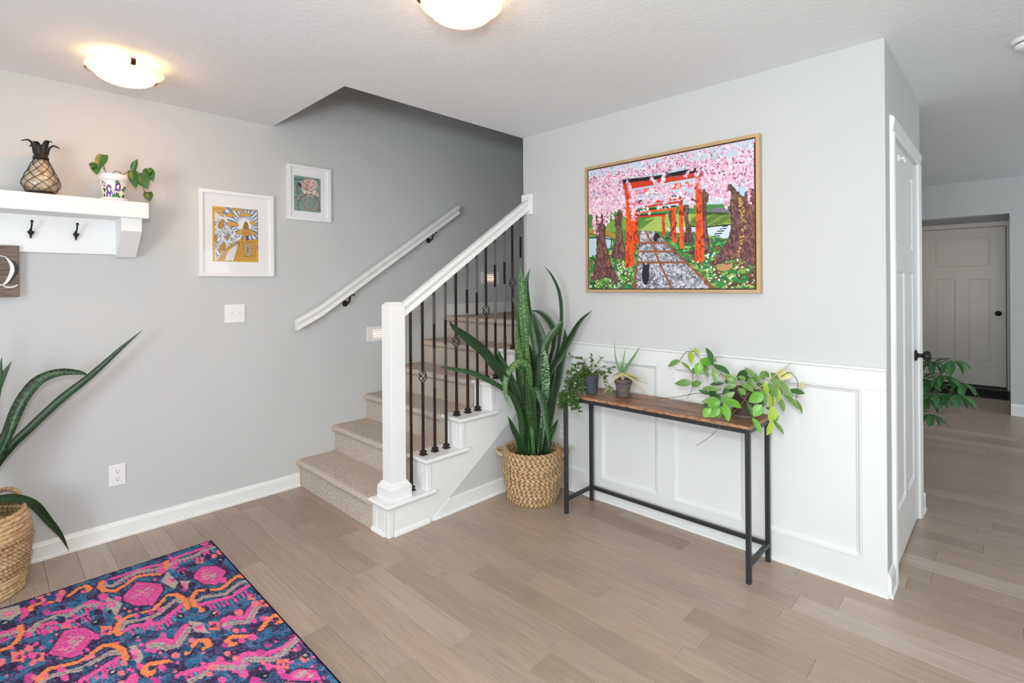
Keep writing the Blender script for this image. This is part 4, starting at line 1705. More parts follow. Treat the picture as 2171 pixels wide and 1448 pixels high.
# trunks
tr_ = [(106, 68, 64), (128, 88, 80), (82, 52, 58), (146, 98, 78), (118, 96, 104), (98, 46, 50)]
for p_, nn in (([(150, 745), (270, 740), (245, 830), (240, 960), (290, 1150), (340, 1262), (325, 1310), (270, 1250), (135, 1272), (165, 1150), (170, 900)], 260), ([(315, 770), (345, 740), (395, 680), (370, 780), (375, 930), (398, 1078), (290, 1085), (330, 930)], 120),
              ([(1215, 480), (1330, 585), (1370, 560), (1440, 400), (1442, 1110), (1330, 1090), (1210, 1110), (1095, 1140), (1200, 980), (1250, 850), (1225, 620)], 520), ([(1010, 570), (1075, 570), (1045, 660), (1048, 820), (1062, 1042), (890, 1046), (1005, 970)], 160),
              ([(862, 680), (905, 680), (900, 780), (935, 940), (868, 952), (885, 850)], 70), ([(745, 740), (790, 700), (785, 800), (790, 930), (745, 925), (770, 850)], 50)):
    p_ = C.soft(p_, 4)
    C.poly(p_, (100, 68, 62))
    C.dabs(int(nn * 1.3), p_, tr_, 1.6, 3.0, 1.35)
    C.stroke(p_ + [p_[0]], 1.4, (62, 40, 42))
C.dabs(60, [(1290, 600), (1330, 600), (1370, 800), (1310, 1080), (1285, 1080), (1340, 820)], [(196, 160, 74)], 1.5, 1.2)
for q in ([(200, 760), (170, 600), (130, 500)], [(230, 760), (260, 640), (320, 470)], [(345, 745), (330, 640), (300, 560)], [(1230, 500), (1260, 420), (1330, 360)], [(1400, 440), (1410, 300), (1380, 160)], [(1180, 480), (1170, 620)], [(870, 560), (940, 620)], [(1080, 330), (1110, 260)]):
    C.stroke(q, 5, (92, 60, 54))
# torii gates
RD, RL, RK = (204, 58, 30), (232, 92, 34), (150, 34, 28)
for p_ in ([(695, 745), (712, 745), (712, 915), (695, 915)], [(772, 700), (800, 700), (805, 965), (775, 968)], [(825, 600), (858, 600), (866, 1018), (834, 1020)], [(455, 700), (480, 700), (480, 1045), (455, 1050)], [(478, 740), (498, 740), (498, 970), (482, 972)]):
    C.poly(p_, RL)
    C.dabs(24, p_, [RD, RK, RL], 2.0, 2.6, 1.57)
for q, w_, c_ in (([(470, 690), (840, 635)], 6, RD), ([(480, 715), (800, 670)], 3, BL), ([(480, 728), (800, 690)], 5, RL), ([(500, 748), (720, 735)], 3, BL), ([(500, 760), (715, 745)], 4, RD), ([(450, 645), (870, 580)], 5, BL), ([(455, 664), (870, 602)], 7, RD)):
    C.stroke(q, w_, c_)
for p_ in ([(385, 480), (435, 480), (458, 640), (470, 1162), (404, 1172), (404, 640)], [(958, 430), (1005, 420), (1030, 1115), (953, 1120), (965, 760)]):
    C.poly(p_, RL)
    C.dabs(90, p_, [RD, RK, RL, RL, RD], 1.7, 3.0, 1.57)
C.poly([(475, 545), (955, 462), (955, 508), (480, 580)], RL)
C.poly([(375, 492), (1085, 372), (1085, 415), (392, 545)], RD)
C.poly([(360, 462), (660, 424), (1045, 340), (1050, 382), (660, 452), (370, 492)], BL)
# blossom
bl = [(236, 190, 212), (246, 214, 228), (214, 146, 184), (250, 232, 238), (226, 168, 200), (206, 216, 232)]
C.dabs(4200, [(105, 390), (1440, 115), (1440, 330), (1000, 325), (640, 405), (360, 455), (105, 560)], bl, 1.9, 1.7)
C.dabs(1500, [(105, 480), (370, 460), (400, 640), (330, 720), (105, 740)], bl, 1.9, 1.7, 1.4)
C.dabs(1500, [(1010, 340), (1440, 280), (1440, 520), (1220, 480), (1170, 620), (1050, 560)], bl, 1.9, 1.7, 1.4)
C.dabs(190, [(440, 560), (960, 470), (960, 600), (470, 690)], bl, 2.4, 1.8)
C.dabs(60, [(440, 640), (900, 560), (900, 640), (470, 780)], bl, 2.0, 1.8)
rs = random.Random(4)
for sx, sy, ex, ey in [(130, 620, 170, 900), (180, 600, 190, 800), (230, 600, 240, 830), (300, 560, 300, 780), (420, 480, 470, 640), (600, 440, 740, 600), (640, 470, 680, 540), (720, 380, 690, 490), (950, 330, 880, 430), (1000, 330, 960, 470), (1060, 420, 1090, 640), (1140, 480, 1130, 620), (1200, 500, 1215, 680), (1390, 420, 1390, 640), (1300, 360, 1310, 520), (150, 700, 150, 860), (440, 620, 470, 790), (360, 620, 400, 760), (900, 590, 930, 680), (270, 660, 260, 820), (1010, 440, 1000, 520), (1230, 560, 1210, 660)]:
    for k in range(40):
        u = k / 39.0
        x_, y_ = sx + (ex - sx) * u + rs.uniform(-12, 12), sy + (ey - sy) * u + rs.uniform(-8, 8)
        C.dabs(1, [(x_ - 4, y_ - 4), (x_ + 4, y_ - 4), (x_ + 4, y_ + 4), (x_ - 4, y_ + 4)], bl[:5], 2.0, 1.7)
C.dabs(300, [(105, 400), (1440, 130), (1440, 480), (640, 430), (105, 640)], [(150, 84, 110), (120, 74, 80)], 1.2, 1.6)
C.dabs(180, [(105, 390), (1440, 115), (1440, 240), (640, 340), (105, 450)], [(190, 214, 230)], 2.4, 1.8)
# cats
for cx_, cy_, rx, ry, c_ in ((560, 1235, 30, 78, (40, 34, 42)), (562, 1175, 28, 26, (40, 34, 42)), (650, 912, 22, 22, (34, 30, 36)), (640, 940, 16, 22, (34, 30, 36)), (1185, 1168, 56, 28, (188, 146, 100)), (1238, 1155, 20, 22, (188, 146, 100))):
    C.poly([(cx_ + rx * math.cos(a), cy_ + ry * math.sin(a)) for a in np.linspace(0, 6.283, 20)[:-1]], c_, 6)
for q in ([(540, 1160), (538, 1130), (558, 1150)], [(566, 1150), (590, 1132), (590, 1165)], [(1222, 1140), (1226, 1124), (1238, 1136)], [(1244, 1136), (1256, 1126), (1256, 1146)]):
    C.poly(q, (40, 34, 42) if q[0][0] < 900 else (188, 146, 100))
C.stroke([(560, 1310), (590, 1300), (596, 1260)], 2.4, (40, 34, 42))
C.stroke([(1200, 1140), (1235, 1132)], 3, (170, 60, 60))
C.stroke([(1290, 1330), (1302, 1305), (1312, 1330), (1330, 1318), (1348, 1300), (1360, 1322), (1385, 1310), (1420, 1322)], 1.4, (214, 206, 150))
C.poly([(1430, 150), (1442, 148), (1446, 1338), (1436, 1338)], (120, 40, 44))
CP_.a += CP_.rs.randn(CP_.h, CP_.w, 1) * 7
AY0, AY1, AZ0, AZ1 = 0.899, 1.965, 1.323, 2.124     # outer frame
t = thing('painting', 'large oil painting of red gates under pink cherry blossom in a thin gold frame', 'painting', (R, 1.43, AZ0))
FB = .017
for nm, pl_ in (('frame_side', [(AY0, AZ0), (AY0, AZ1), (AY0 + FB, AZ1 - FB), (AY0 + FB, AZ0 + FB)]), ('frame_side', [(AY1, AZ0), (AY1, AZ1), (AY1 - FB, AZ1 - FB), (AY1 - FB, AZ0 + FB)]),
                ('frame_rail', [(AY0, AZ1), (AY1, AZ1), (AY1 - FB, AZ1 - FB), (AY0 + FB, AZ1 - FB)]), ('frame_rail', [(AY0, AZ0), (AY1, AZ0), (AY1 - FB, AZ0 + FB), (AY0 + FB, AZ0 + FB)])):
    obj(nm, MB().prism(pl_, 'x', R - .042, R - .001), 'gold', t)
obj('frame_backing', MB().box(R - .012, R - .002, AY0 + FB, AY1 - FB, AZ0 + FB, AZ1 - FB), 'gold_in', t)
g_ = .006
ya, yb, za, zb_ = AY0 + FB + g_, AY1 - FB - g_, AZ0 + FB + g_, AZ1 - FB - g_
cv = obj('canvas', MB().box(R - .033, R - .013, ya, yb, za, zb_), 'gold_in', t)
me = grid_mesh('painted_surface', CP_, lambda U, V, D: (R - .0335 - D, yb + (ya - yb) * U, zb_ + (za - zb_) * V), relief=.0009)
obj('painted_surface', me, 'paint', cv)

# ---- coat shelf ----------------------------------------------------------------
SX0, SX1 = -0.92, 0.624
t = thing('coat_shelf', 'white wooden wall shelf with brackets and black coat hooks', 'shelf', (-.15, L, 1.55))
obj('top_board', MB().box(SX0, SX1, 3.31, L - .001, 1.741, 1.825, .002), 'white', t)
obj('back_board', MB().box(SX0 + .03, SX1 - .03, L - .020, L - .001, 1.553, 1.741, .0015), 'white', t)
for bx in (0.508, SX0 + .03):
    obj('bracket', MB().prism([(3.338, 1.741), (3.338, 1.672), (L - .035, 1.540), (L - .0205, 1.540), (L - .0205, 1.741)], 'x', bx, bx + .089), 'white', t)
for hx in (0.169, 0.341, -0.003, -0.175, -0.347, -0.52):
    m = MB()
    yb0 = L - .0205
    # back plate, long upper prong with ball, lower cupped prong
    m.tube([(hx, yb0 - .002, 1.640), (hx, yb0 - .003, 1.655), (hx, yb0 - .002, 1.668)], [.006, .0075, .005], 8)
    m.tube(spline([(hx, yb0 - .004, 1.656), (hx, yb0 - .018, 1.662), (hx + .002, yb0 - .036, 1.678), (hx + .003, yb0 - .046, 1.698)], 10), [.0055, .005, .0045, .004, .004, .0038, .0036, .0036, .0036, .0036], 8)
    m.lathe([(0, -.007), (.0045, -.0055), (.0065, 0), (.0045, .0055), (0, .007)], (hx + .003, yb0 - .047, 1.703), 10)
    m.lathe([(0.0, -.010), (.007, -.006), (.013, .003), (.0135, .009), (.010, .011), (0, .009)], (hx, yb0 - .022, 1.646), 14)
    m.tube([(hx, yb0 - .003, 1.650), (hx, yb0 - .022, 1.642)], .0055, 8)
    m.tube([(hx, yb0 - .010, 1.640), (hx, yb0 - .016, 1.622)], [.0055, .0035], 8)
    obj('coat_hook', m, 'hook', t)

# ---- pineapple lantern ----------------------------------------------------------
PX, PY, PZ = 0.203, 3.405, 1.8252
t = thing('pineapple_lantern', 'glass pineapple lantern with black wire netting and dark leaf crown on the shelf', 'lantern', (PX, PY, PZ))


PR = [(0, .050), (.06, .058), (.15, .068), (.25, .072), (.36, .0705), (.5, .060), (.65, .049), (.8, .039), (.92, .030), (1.0, .026)]


def pine_r(u):
    for (u0, r0), (u1, r1) in zip(PR[:-1], PR[1:]):
        if u <= u1 + 1e-9:
            q = (u - u0) / (u1 - u0)
            q = q * q * (3 - 2 * q) * .4 + q * .6
            return r0 + (r1 - r0) * q
    return PR[-1][1]


prof = [(pine_r(k / 20.0), PZ + .014 + .168 * k / 20.0) for k in range(21)]
obj('glass_body', MB().lathe(prof, (PX, PY, 0), 40), 'lglass', t)
obj('glint_liner', MB().lathe([(0, PZ + .016)] + [(max(.002, r_ - .006), z_) for r_, z_ in prof[1:-1]] + [(0, PZ + .178)], (PX, PY, 0), 32), 'glint', t)  # liner added inside the clear glass to carry its painted highlights
obj('base', MB().lathe([(0, PZ), (.058, PZ), (.060, PZ + .006), (.057, PZ + .013), (.050, PZ + .016), (0, PZ + .016)], (PX, PY, 0), 32), 'matte_black', t)
net = MB()
NS = 8
for s in (1, -1):
    for k in range(NS):
        pts = []
        for j in range(25):
            u = j / 24.0
            a = 2 * math.pi * k / NS + s * u * math.pi * .95
            r_ = pine_r(u) + .0012
            pts.append((PX + r_ * math.cos(a), PY + r_ * math.sin(a), PZ + .014 + .168 * u))
        net.tube(pts, .0013, 5)
o_ = obj('wire_net', net, 'matte_black', t)
cr = MB()
cr.lathe([(.026, PZ + .178), (.031, PZ + .180), (.031, PZ + .186), (.027, PZ + .190), (.026, PZ + .205), (.026, PZ + .225), (.029, PZ + .240), (.023, PZ + .244), (.018, PZ + .236), (0, PZ + .232)], (PX, PY, 0), 24)
o_ = obj('crown', cr, 'matte_black', t)
for k in range(6):
    a = k * 2 * math.pi / 6 + .05
    d = Vector((math.cos(a), math.sin(a), 0))
    hi = .012 if k % 2 else 0.0
    c0 = Vector((PX, PY, PZ + .205))
    pts = [c0 + d * .024, c0 + d * .032 + Vector((0, 0, .034 + hi)), c0 + d * .048 + Vector((0, 0, .048 + hi)), c0 + d * .070 + Vector((0, 0, .040 + hi))]
    obj('crown_leaf', ribbon(pts, .030, -d + Vector((0, 0, 1.2)), 12, lambda u: max(.04, 1 - u ** 2.2), .35, .005), 'matte_black', t)

# ---- painted flower pot with a trailing heart-leaf vine --------------------------------
QX, QY, QZ = 0.487, 3.40, 1.8252
t = thing('painted_flower_pot', 'white flower pot painted with purple flowers, holding a trailing heart-leaf vine', 'potted plant', (QX, QY, QZ))
obj('saucer', MB().lathe([(0, QZ), (.048, QZ), (.058, QZ + .010), (.060, QZ + .018), (.055, QZ + .018), (.050, QZ + .010), (0, QZ + .008)], (QX, QY, 0), 36), 'plate', t)
CQ = Canvas(280, 60, (240, 234, 226), None, 1.5)
# canvas u: angle 0..1 starting at +x going counter-clockwise; camera side is around u = 0.70
CQ.dabs(60, [(0, 0), (1, 0), (1, 1), (0, 1)], [(232, 220, 208), (244, 240, 234)], 3, 1.6)
for fu, fv, s in ((.60, .24, .9), (.665, .52, 1.4), (.775, .36, 1.4), (.65, .85, 1.3), (.72, .66, .8)):
    for k in range(11):
        a = 2 * math.pi * k / 11
        x_, y_ = fu + s * .019 * math.cos(a), fv + s * .14 * math.sin(a)
        CQ.dabs(1, [(x_ - .003, y_ - .012), (x_ + .003, y_ - .012), (x_ + .003, y_ + .012), (x_ - .003, y_ + .012)], [(98, 58, 158), (126, 84, 180), (84, 50, 140)], 2.4 * s, 1.2)
    CQ.dabs(4, [(fu - .007, fv - .05), (fu + .007, fv - .05), (fu + .007, fv + .05), (fu - .007, fv + .05)], [(240, 232, 206)], 2.2, 1.2)
for lu, lv in ((.76, .06), (.77, .74), (.74, .88), (.80, .88), (.875, .40), (.865, .52), (.88, .85), (.60, .55), (.585, .85), (.71, .92)):
    CQ.dabs(4, [(lu - .010, lv - .07), (lu + .010, lv - .07), (lu + .010, lv + .07), (lu - .010, lv + .07)], [(58, 128, 72), (84, 150, 92), (40, 100, 56)], 3.4, 1.9)
CQ.stroke([(.74, .7), (.78, .62), (.83, .5)], 1.3, (150, 120, 90))
for base_u in (.1, .35):
    for k in range(10):
        CQ.dabs(2, [(base_u + k * .012, .2), (base_u + k * .012 + .01, .2), (base_u + k * .012 + .01, .9), (base_u + k * .012, .9)], [(104, 62, 160), (58, 128, 72)], 3, 1.4)
ZB0, ZB1 = QZ + .012, QZ + .108


def pot_place(U, V, D):
    a = U * 2 * math.pi
    h = 1 - V
    r_ = .045 + (.062 - .045) * h
    return QX + r_ * np.cos(a), QY + r_ * np.sin(a), ZB0 + (ZB1 - ZB0) * h


obj('pot_body', grid_mesh('pot_body', CQ, pot_place), 'potpaint', t)
obj('pot_rim', MB().lathe([(.0622, ZB1 - .002), (.0665, ZB1), (.0675, ZB1 + .030), (.0655, ZB1 + .033), (.060, ZB1 + .033), (.058, ZB1 + .004), (.058, ZB1 - .002)], (QX, QY, 0), 40, closed=True), 'plate', t)
obj('soil', MB().lathe([(0, ZB1 + .016), (.058, ZB1 + .014)], (QX, QY, 0), 24), 'soil', t)


def heart(loc, tip, face, w, parent, mat='phil'):
    loc, tip = Vector(loc), Vector(tip)
    fun = lambda u: max(.04, (math.sin(math.pi * min(1, .16 + .84 * u)) ** .75) * (1.15 - .5 * u))
    back = loc + (loc - tip) * .10
    mid = (loc + tip) / 2 + Vector(face).normalized() * (.006)
    obj('leaf', ribbon([back, mid, tip], w, face, 12, fun, .28, .0012), mat, parent)


cf = Vector((-.35, -.9, .25))
zq = QZ
hl = [((.408, 3.36, 2.012), (.411, 3.345, 1.950), .050), ((.439, 3.365, 2.056), (.419, 3.345, 1.980), .054), ((.564, 3.36, 2.005), (.581, 3.345, 2.058), .032),
      ((.561, 3.36, 1.991), (.574, 3.345, 1.902), .048), ((.593, 3.36, 1.980), (.626, 3.345, 1.905), .070), ((.627, 3.36, 2.011), (.651, 3.345, 1.952), .056),
      ((.618, 3.36, 1.993), (.643, 3.345, 2.008), .042), ((.629, 3.36, 1.887), (.634, 3.345, 1.838), .046), ((.401, 3.36, 2.008), (.392, 3.345, 1.975), .034)]
for a, b, w_ in hl:
    heart(a, b, cf, w_, t)
vm = MB()
vm.tube(spline([(.50, 3.40, zq + .125), (.535, 3.37, zq + .158), (.566, 3.36, zq + .172), (.600, 3.36, zq + .156), (.606, 3.36, zq + .108), (.614, 3.36, zq + .068), (.629, 3.36, zq + .061)], 18), .0022, 6)
obj('vine', vm, 'redstem', t)
vm = MB()
vm.tube(spline([(.48, 3.40, zq + .125), (.446, 3.375, zq + .160), (.438, 3.365, zq + .225)], 8), .0018, 6)
vm.tube(spline([(.446, 3.375, zq + .160), (.42, 3.365, zq + .182), (.405, 3.36, zq + .185)], 8), .0016, 6)
obj('vine', vm, 'stem', t)
vm = MB()
vm.tube(spline([(.470, 3.39, zq + .135), (.490, 3.385, zq + .160), (.515, 3.39, zq + .158), (.525, 3.395, zq + .135)], 10), .0020, 6)
obj('vine', vm, 'redstem', t)

# ---- weathered wooden letter sign -----------------------------------------------
t = thing('letter_sign', 'weathered grey wooden sign with a white script letter Q hanging below the shelf', 'sign', (0, L, 1.33))
for z0_, z1_ in ((1.332, 1.398), (1.399, 1.462), (1.463, 1.582)):
    obj('board', MB().box(-.125, .127, L - .042, L - .0215, z0_, z1_, .002), 'wood_sign', t)
obj('backing_cleat', MB().box(-.10, .10, L - .0212, L - .001, 1.36, 1.55), 'wood_sign', t)
YS = L - .0424


def flat_shape(pts, y0, y1, mat, nm='letter_stroke'):
    m = MB().prism([(p[0], p[1]) for p in pts], 'y', y0, y1)
    return obj(nm, m, mat, t)


def brush(center, widths, n=28):
    c_ = spline([(p[0], 0, p[1]) for p in center], n)
    l_, r_ = [], []
    for i, p in enumerate(c_):
        tt = (c_[min(i + 1, n - 1)] - c_[max(i - 1, 0)]).normalized()
        nn = Vector((-tt.z, 0, tt.x))
        u = i / (n - 1) * (len(widths) - 1)
        k = min(int(u), len(widths) - 2)
        w_ = widths[k] + (widths[k + 1] - widths[k]) * (u - k)
        l_.append((p.x + nn.x * w_ / 2, p.z + nn.z * w_ / 2))
        r_.append((p.x - nn.x * w_ / 2, p.z - nn.z * w_ / 2))
    return l_ + r_[::-1]


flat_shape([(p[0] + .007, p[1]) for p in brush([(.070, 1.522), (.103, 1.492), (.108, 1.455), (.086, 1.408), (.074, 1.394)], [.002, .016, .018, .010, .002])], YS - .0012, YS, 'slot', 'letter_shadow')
flat_shape(brush([(.078, 1.526), (.098, 1.492), (.101, 1.455), (.084, 1.408), (.068, 1.390)], [.003, .013, .016, .012, .004]), YS - .0026, YS - .0013, 'mat_grey')
flat_shape(brush([(.078, 1.526), (.040, 1.530), (-.02, 1.500), (-.055, 1.455), (-.03, 1.410), (.02, 1.395), (.068, 1.390)], [.003, .005, .009, .012, .009, .005, .004]), YS - .0026, YS - .0013, 'mat_grey')
flat_shape(brush([(.064, 1.392), (.080, 1.380), (.100, 1.379), (.116, 1.386), (.119, 1.393)], [.004, .006, .006, .005, .003]), YS - .0026, YS - .0013, 'mat_grey')
flat_shape(brush([(.066, 1.391), (.040, 1.384), (.012, 1.376), (-.02, 1.380), (-.03, 1.392)], [.004, .012, .012, .006, .003]), YS - .0040, YS - .0027, 'mat_grey')

# ---- rug -----------------------------------------------------------------------
HR = np.array([[6.427874939e-04, -2.827390547e-06, 6.292316450e-02], [-6.607003562e-04, 1.047738790e-05, 4.164033590e+00], [5.420149528e-06, 6.743247489e-04, 1.0]])
RX0, RX1, RY0, RY1 = -0.90, 0.853, 0.70, 3.10
GW, GH = 440, 600          # 4 mm tufts
AF = np.array([[1 / (RX1 - RX0), 0, -RX0 / (RX1 - RX0)], [0, -1 / (RY1 - RY0), RY1 / (RY1 - RY0)], [0, 0, 1]])


class Rug(Canvas):
    shift = (0, 0)

    def uv(self, p):
        q = HR @ np.array([p[0], p[1], 1.0])
        x_, y_ = q[0] / q[2] + self.shift[0], q[1] / q[2] + self.shift[1]
        return ((x_ - RX0) / (RX1 - RX0) * GW, (RY1 - y_) / (RY1 - RY0) * GH)

    def fpoly(self):
        return None


RG = Rug(GW, GH, (40, 92, 130))
TEAL, NAVY, PINK, MAG, ORG, GRY, PUR = (36, 98, 138), (52, 40, 74), (238, 84, 158), (206, 62, 146), (250, 138, 84), (180, 168, 158), (74, 40, 84)
nz = np.random.RandomState(11)
# speckled ground: soft patches of navy and teal
lo = nz.rand(GH // 8 + 2, GW // 8 + 2)
big = np.kron(lo, np.ones((8, 8)))[:GH, :GW]
big = (big + np.roll(big, 3, 0) + np.roll(big, 4, 1) + np.roll(big, -5, 0)) / 4
sp = nz.rand(GH, GW)
RG.a[(big + sp * .5) > .80] = NAVY
RG.a[(big < .40) & (sp > .55)] = (60, 120, 160)
RG.a[sp > .955] = (200, 70, 140)


def motif():
    for q in ([(1210, 292), (1250, 250), (1340, 245), (1405, 280), (1350, 362), (1270, 362), (1200, 322)], [(768, 432), (850, 345), (1000, 358), (1012, 400), (950, 492), (830, 492), (768, 462)], [(303, 792), (400, 650), (520, 628), (602, 670), (490, 802), (440, 822), (330, 806)], [(1785, 930), (1850, 890), (1960, 898), (2000, 965), (1780, 965)]):
        RG.stroke(q + [q[0]], 3.4, NAVY, .5)
        RG.poly(q, (224, 78, 152), 10)
        cx_ = sum(p[0] for p in q) / len(q)
        cy_ = sum(p[1] for p in q) / len(q)
        RG.dabs(26, [(cx_ + (p[0] - cx_) * .55, cy_ + (p[1] - cy_) * .55) for p in q], [(206, 160, 160), GRY, (240, 110, 170)], 1.3, 1.4)
    for q in ([(640, 430), (760, 480), (722, 562), (672, 520)], [(1000, 345), (1040, 280), (1105, 350), (1085, 392)], [(1170, 590), (1250, 600), (1305, 670), (1210, 660)], [(800, 750), (850, 740), (890, 820), (850, 880), (800, 830)], [(1110, 340), (1180, 340), (1160, 400)], [(0, 520), (120, 490), (130, 540), (60, 590), (0, 580)]):
        RG.poly(q, GRY, 8)
        cx_ = sum(p[0] for p in q) / len(q)
        cy_ = sum(p[1] for p in q) / len(q)
        RG.dabs(8, [(cx_ + (p[0] - cx_) * .5, cy_ + (p[1] - cy_) * .5) for p in q], [PINK, (240, 130, 170)], 2.0, 1.3)
    grey = ([(1010, 250), (960, 270), (860, 280), (760, 330), (700, 372), (645, 366)], [(1140, 470), (1090, 460), (960, 560), (830, 590), (765, 602), (752, 640)], [(1540, 340), (1490, 350), (1400, 422), (1262, 440), (1216, 470)], [(742, 790), (680, 790), (500, 892), (330, 930), (270, 962)], [(1170, 640), (1100, 742), (1040, 762), (990, 740), (930, 742)], [(1592, 510), (1545, 592), (1480, 602), (1400, 612)], [(600, 490), (500, 500), (420, 560), (340, 562), (240, 602), (192, 650)], [(1850, 700), (1760, 790), (1690, 832), (1530, 832), (1502, 882)], [(1440, 880), (1330, 882), (1240, 940), (1190, 965)], [(1322, 130), (1260, 152), (1200, 190), (1100, 212), (1060, 240)], [(90, 660), (40, 680), (0, 690)])
    pink = ([(1020, 232), (900, 258), (700, 325), (650, 350)], [(1125, 495), (1000, 602), (830, 622), (775, 652)], [(1535, 372), (1420, 446), (1260, 484)], [(735, 825), (560, 930), (505, 965)], [(1150, 620), (1080, 720), (980, 712), (925, 730), (930, 775), (955, 780)], [(1570, 500), (1520, 570), (1420, 570), (1395, 610), (1420, 632)], [(640, 490), (560, 470), (470, 520), (340, 540)], [(560, 530), (440, 590), (280, 610), (190, 640), (185, 680)], [(1870, 670), (1760, 760), (1640, 800), (1510, 800), (1480, 880), (1520, 930)], [(1450, 860), (1330, 860), (1200, 900), (1110, 930)], [(1300, 120), (1220, 150), (1100, 190), (1050, 240), (1080, 262)], [(100, 640), (40, 660), (0, 668)])
    orange = ([(1035, 215), (1030, 265), (990, 298), (940, 300), (850, 312), (770, 370), (720, 402), (650, 402), (620, 376), (630, 345)], [(1165, 512), (1150, 460), (1090, 425), (1045, 430), (950, 522), (800, 560), (740, 600), (720, 650), (742, 676)], [(1527, 316), (1470, 310), (1370, 392), (1220, 402), (1190, 450), (1210, 502), (1258, 526)], [(782, 832), (760, 770), (690, 738), (640, 745), (490, 846), (300, 892), (258, 930), (240, 962)], [(545, 404), (560, 390), (530, 370), (480, 392), (430, 432)], [(322, 475), (240, 480), (190, 500), (185, 526)], [(1725, 600), (1757, 592), (1742, 560), (1700, 555), (1650, 602), (1620, 642)], [(1547, 685), (1440, 690), (1408, 712), (1430, 742), (1452, 736)], [(1270, 760), (1302, 742), (1280, 710), (1230, 712), (1190, 752), (1160, 792)], [(1062, 840), (930, 860), (893, 882), (900, 912), (932, 926), (950, 905)], [(120, 622), (136, 660), (100, 722), (50, 760), (0, 776)])
    for q in orange:
        RG.stroke(q, 9.5, NAVY, .7)
    for q in grey:
        RG.stroke(q, 9.0, NAVY, .7)
    for q in pink:
        RG.stroke(q, 6.6, PINK, .6)
    for q in pink:
        for (xa, ya), (xb, yb) in zip(q[:-1], q[1:]):
            n_ = max(1, int(math.hypot(xb - xa, yb - ya) / 24))
            for j in range(n_):
                x_, y_ = xa + (xb - xa) * j / n_, ya + (yb - ya) * j / n_
                RG.stroke([(x_ + 10, y_ + 16), (x_ + 26, y_ + 40)], 2.0, PINK if j % 3 else (90, 150, 180), .4)
    for q in grey:
        RG.stroke(q, 6.4, GRY, .6)
        RG.stroke(q, 1.0, (150, 110, 130), 1.0)
    for q in orange:
        RG.stroke(q, 5.4, ORG, .5)
    for cx_, cy_, r_ in ((660, 650, 45), (1330, 622, 45), (1755, 860, 50), (240, 815, 45), (110, 815, 52), (1240, 212, 30), (410, 610, 40), (1640, 480, 34), (1560, 440, 30)):
        q = [(cx_ + r_ * (1.15 if k % 2 else .72) * math.cos(k * math.pi / 4), cy_ + r_ * .8 * (1.15 if k % 2 else .72) * math.sin(k * math.pi / 4)) for k in range(8)]
        RG.poly(q, (246, 120, 110), 8)
        RG.dabs(5, [(cx_ - 16, cy_ - 12), (cx_ + 16, cy_ - 12), (cx_ + 16, cy_ + 12), (cx_ - 16, cy_ + 12)], [PINK, PUR], 1.6, 1.3)
    r2 = random.Random(9)
    for k in range(520):
        cx_, cy_ = r2.uniform(0, 2050), r2.uniform(80, 960)
        s_ = r2.uniform(8, 26)
        q = [(cx_ + s_ * (1 + .3 * r2.random()) * math.cos(a), cy_ + s_ * .75 * (1 + .3 * r2.random()) * math.sin(a)) for a in np.linspace(0, 6.283, 9)[:-1]]
        hq = RG.uv((cx_, cy_))
        if 0 <= hq[0] < GW and 0 <= hq[1] < GH:
            base_ = RG.a[int(hq[1]), int(hq[0])]
            if base_[0] < 100:
                RG.poly(q, (r2.choice((PINK, PINK, MAG, (244, 120, 130), NAVY, (30, 80, 120)))), 6)
    for cx_, cy_ in ((1370, 205), (1140, 285), (850, 690), (1330, 540), (1900, 810), (1120, 560), (700, 910), (30, 600), (590, 600), (1640, 935)):
        RG.stroke([(cx_ + 18 * math.cos(a), cy_ + 13 * math.sin(a)) for a in np.linspace(0, 6.283, 10)], 2.4, (26, 30, 44), .4)
        RG.dabs(2, [(cx_ - 6, cy_ - 5), (cx_ + 6, cy_ - 5), (cx_ + 6, cy_ + 5), (cx_ - 6, cy_ + 5)], [GRY], 1.4)


for sx, sy in ((-.80, -.55), (-.35, -1.05), (-.95, .35), (0, 0)):
    RG.shift = (sx, sy)
    motif()
RG.shift = (0, 0)
fz = nz.randn(GH, GW, 1) * 9
RG.a = RG.a * .92 + 20 + fz
RG.a[:2, :] = (40, 30, 50)
RG.a[:, -2:] = (30, 24, 40)
t = thing('area_rug', 'pink, orange, blue and grey patterned rug on the wooden floor', 'rug', (0, 1.9, 0))
me = grid_mesh('pile', RG, lambda U, V, D: (RX0 + (RX1 - RX0) * U, RY1 + (RY0 - RY1) * V, .0072 + D), relief=.0022)
obj('pile', me, 'rug', t)
obj('backing', MB().box(RX0 - .001, RX1 + .001, RY0 - .001, RY1 + .001, .0004, .0070, .002), 'slot', t)

# ---- console table -------------------------------------------------------------
TX0, TX1, TY0, TY1, TZ = 2.420, 2.708, 0.852, 1.935, 0.722
t = thing('console_table', 'narrow console table with rustic brown top and black metal frame', 'table', (2.56, 1.39, 0))
tp = obj('table_top', MB().box(TX0, TX1, TY0, TY1, TZ - .017, TZ, .001), 'tabletop', t)
eb = MB()
eb.box(TX0 - .0008, TX0, TY0, TY1, TZ - .016, TZ - .0008)
eb.box(TX0, TX1, TY0 - .0008, TY0, TZ - .016, TZ - .0008)
obj('edge_band', eb, 'topedge', tp)
q = .021
for lx in (TX0 + .004, TX1 - .004 - q):
    for ly in (TY0 + .004, TY1 - .004 - q):
        obj('leg', MB().box(lx, lx + q, ly, ly + q, 0.0, TZ - .0185, .0015), 'black', t)
for lx in (TX0 + .004, TX1 - .004 - q):
    obj('long_rail', MB().box(lx + .001, lx + q - .001, TY0 + .004 + q, TY1 - .004 - q, TZ - .0385, TZ - .0185, .0015), 'black', t)
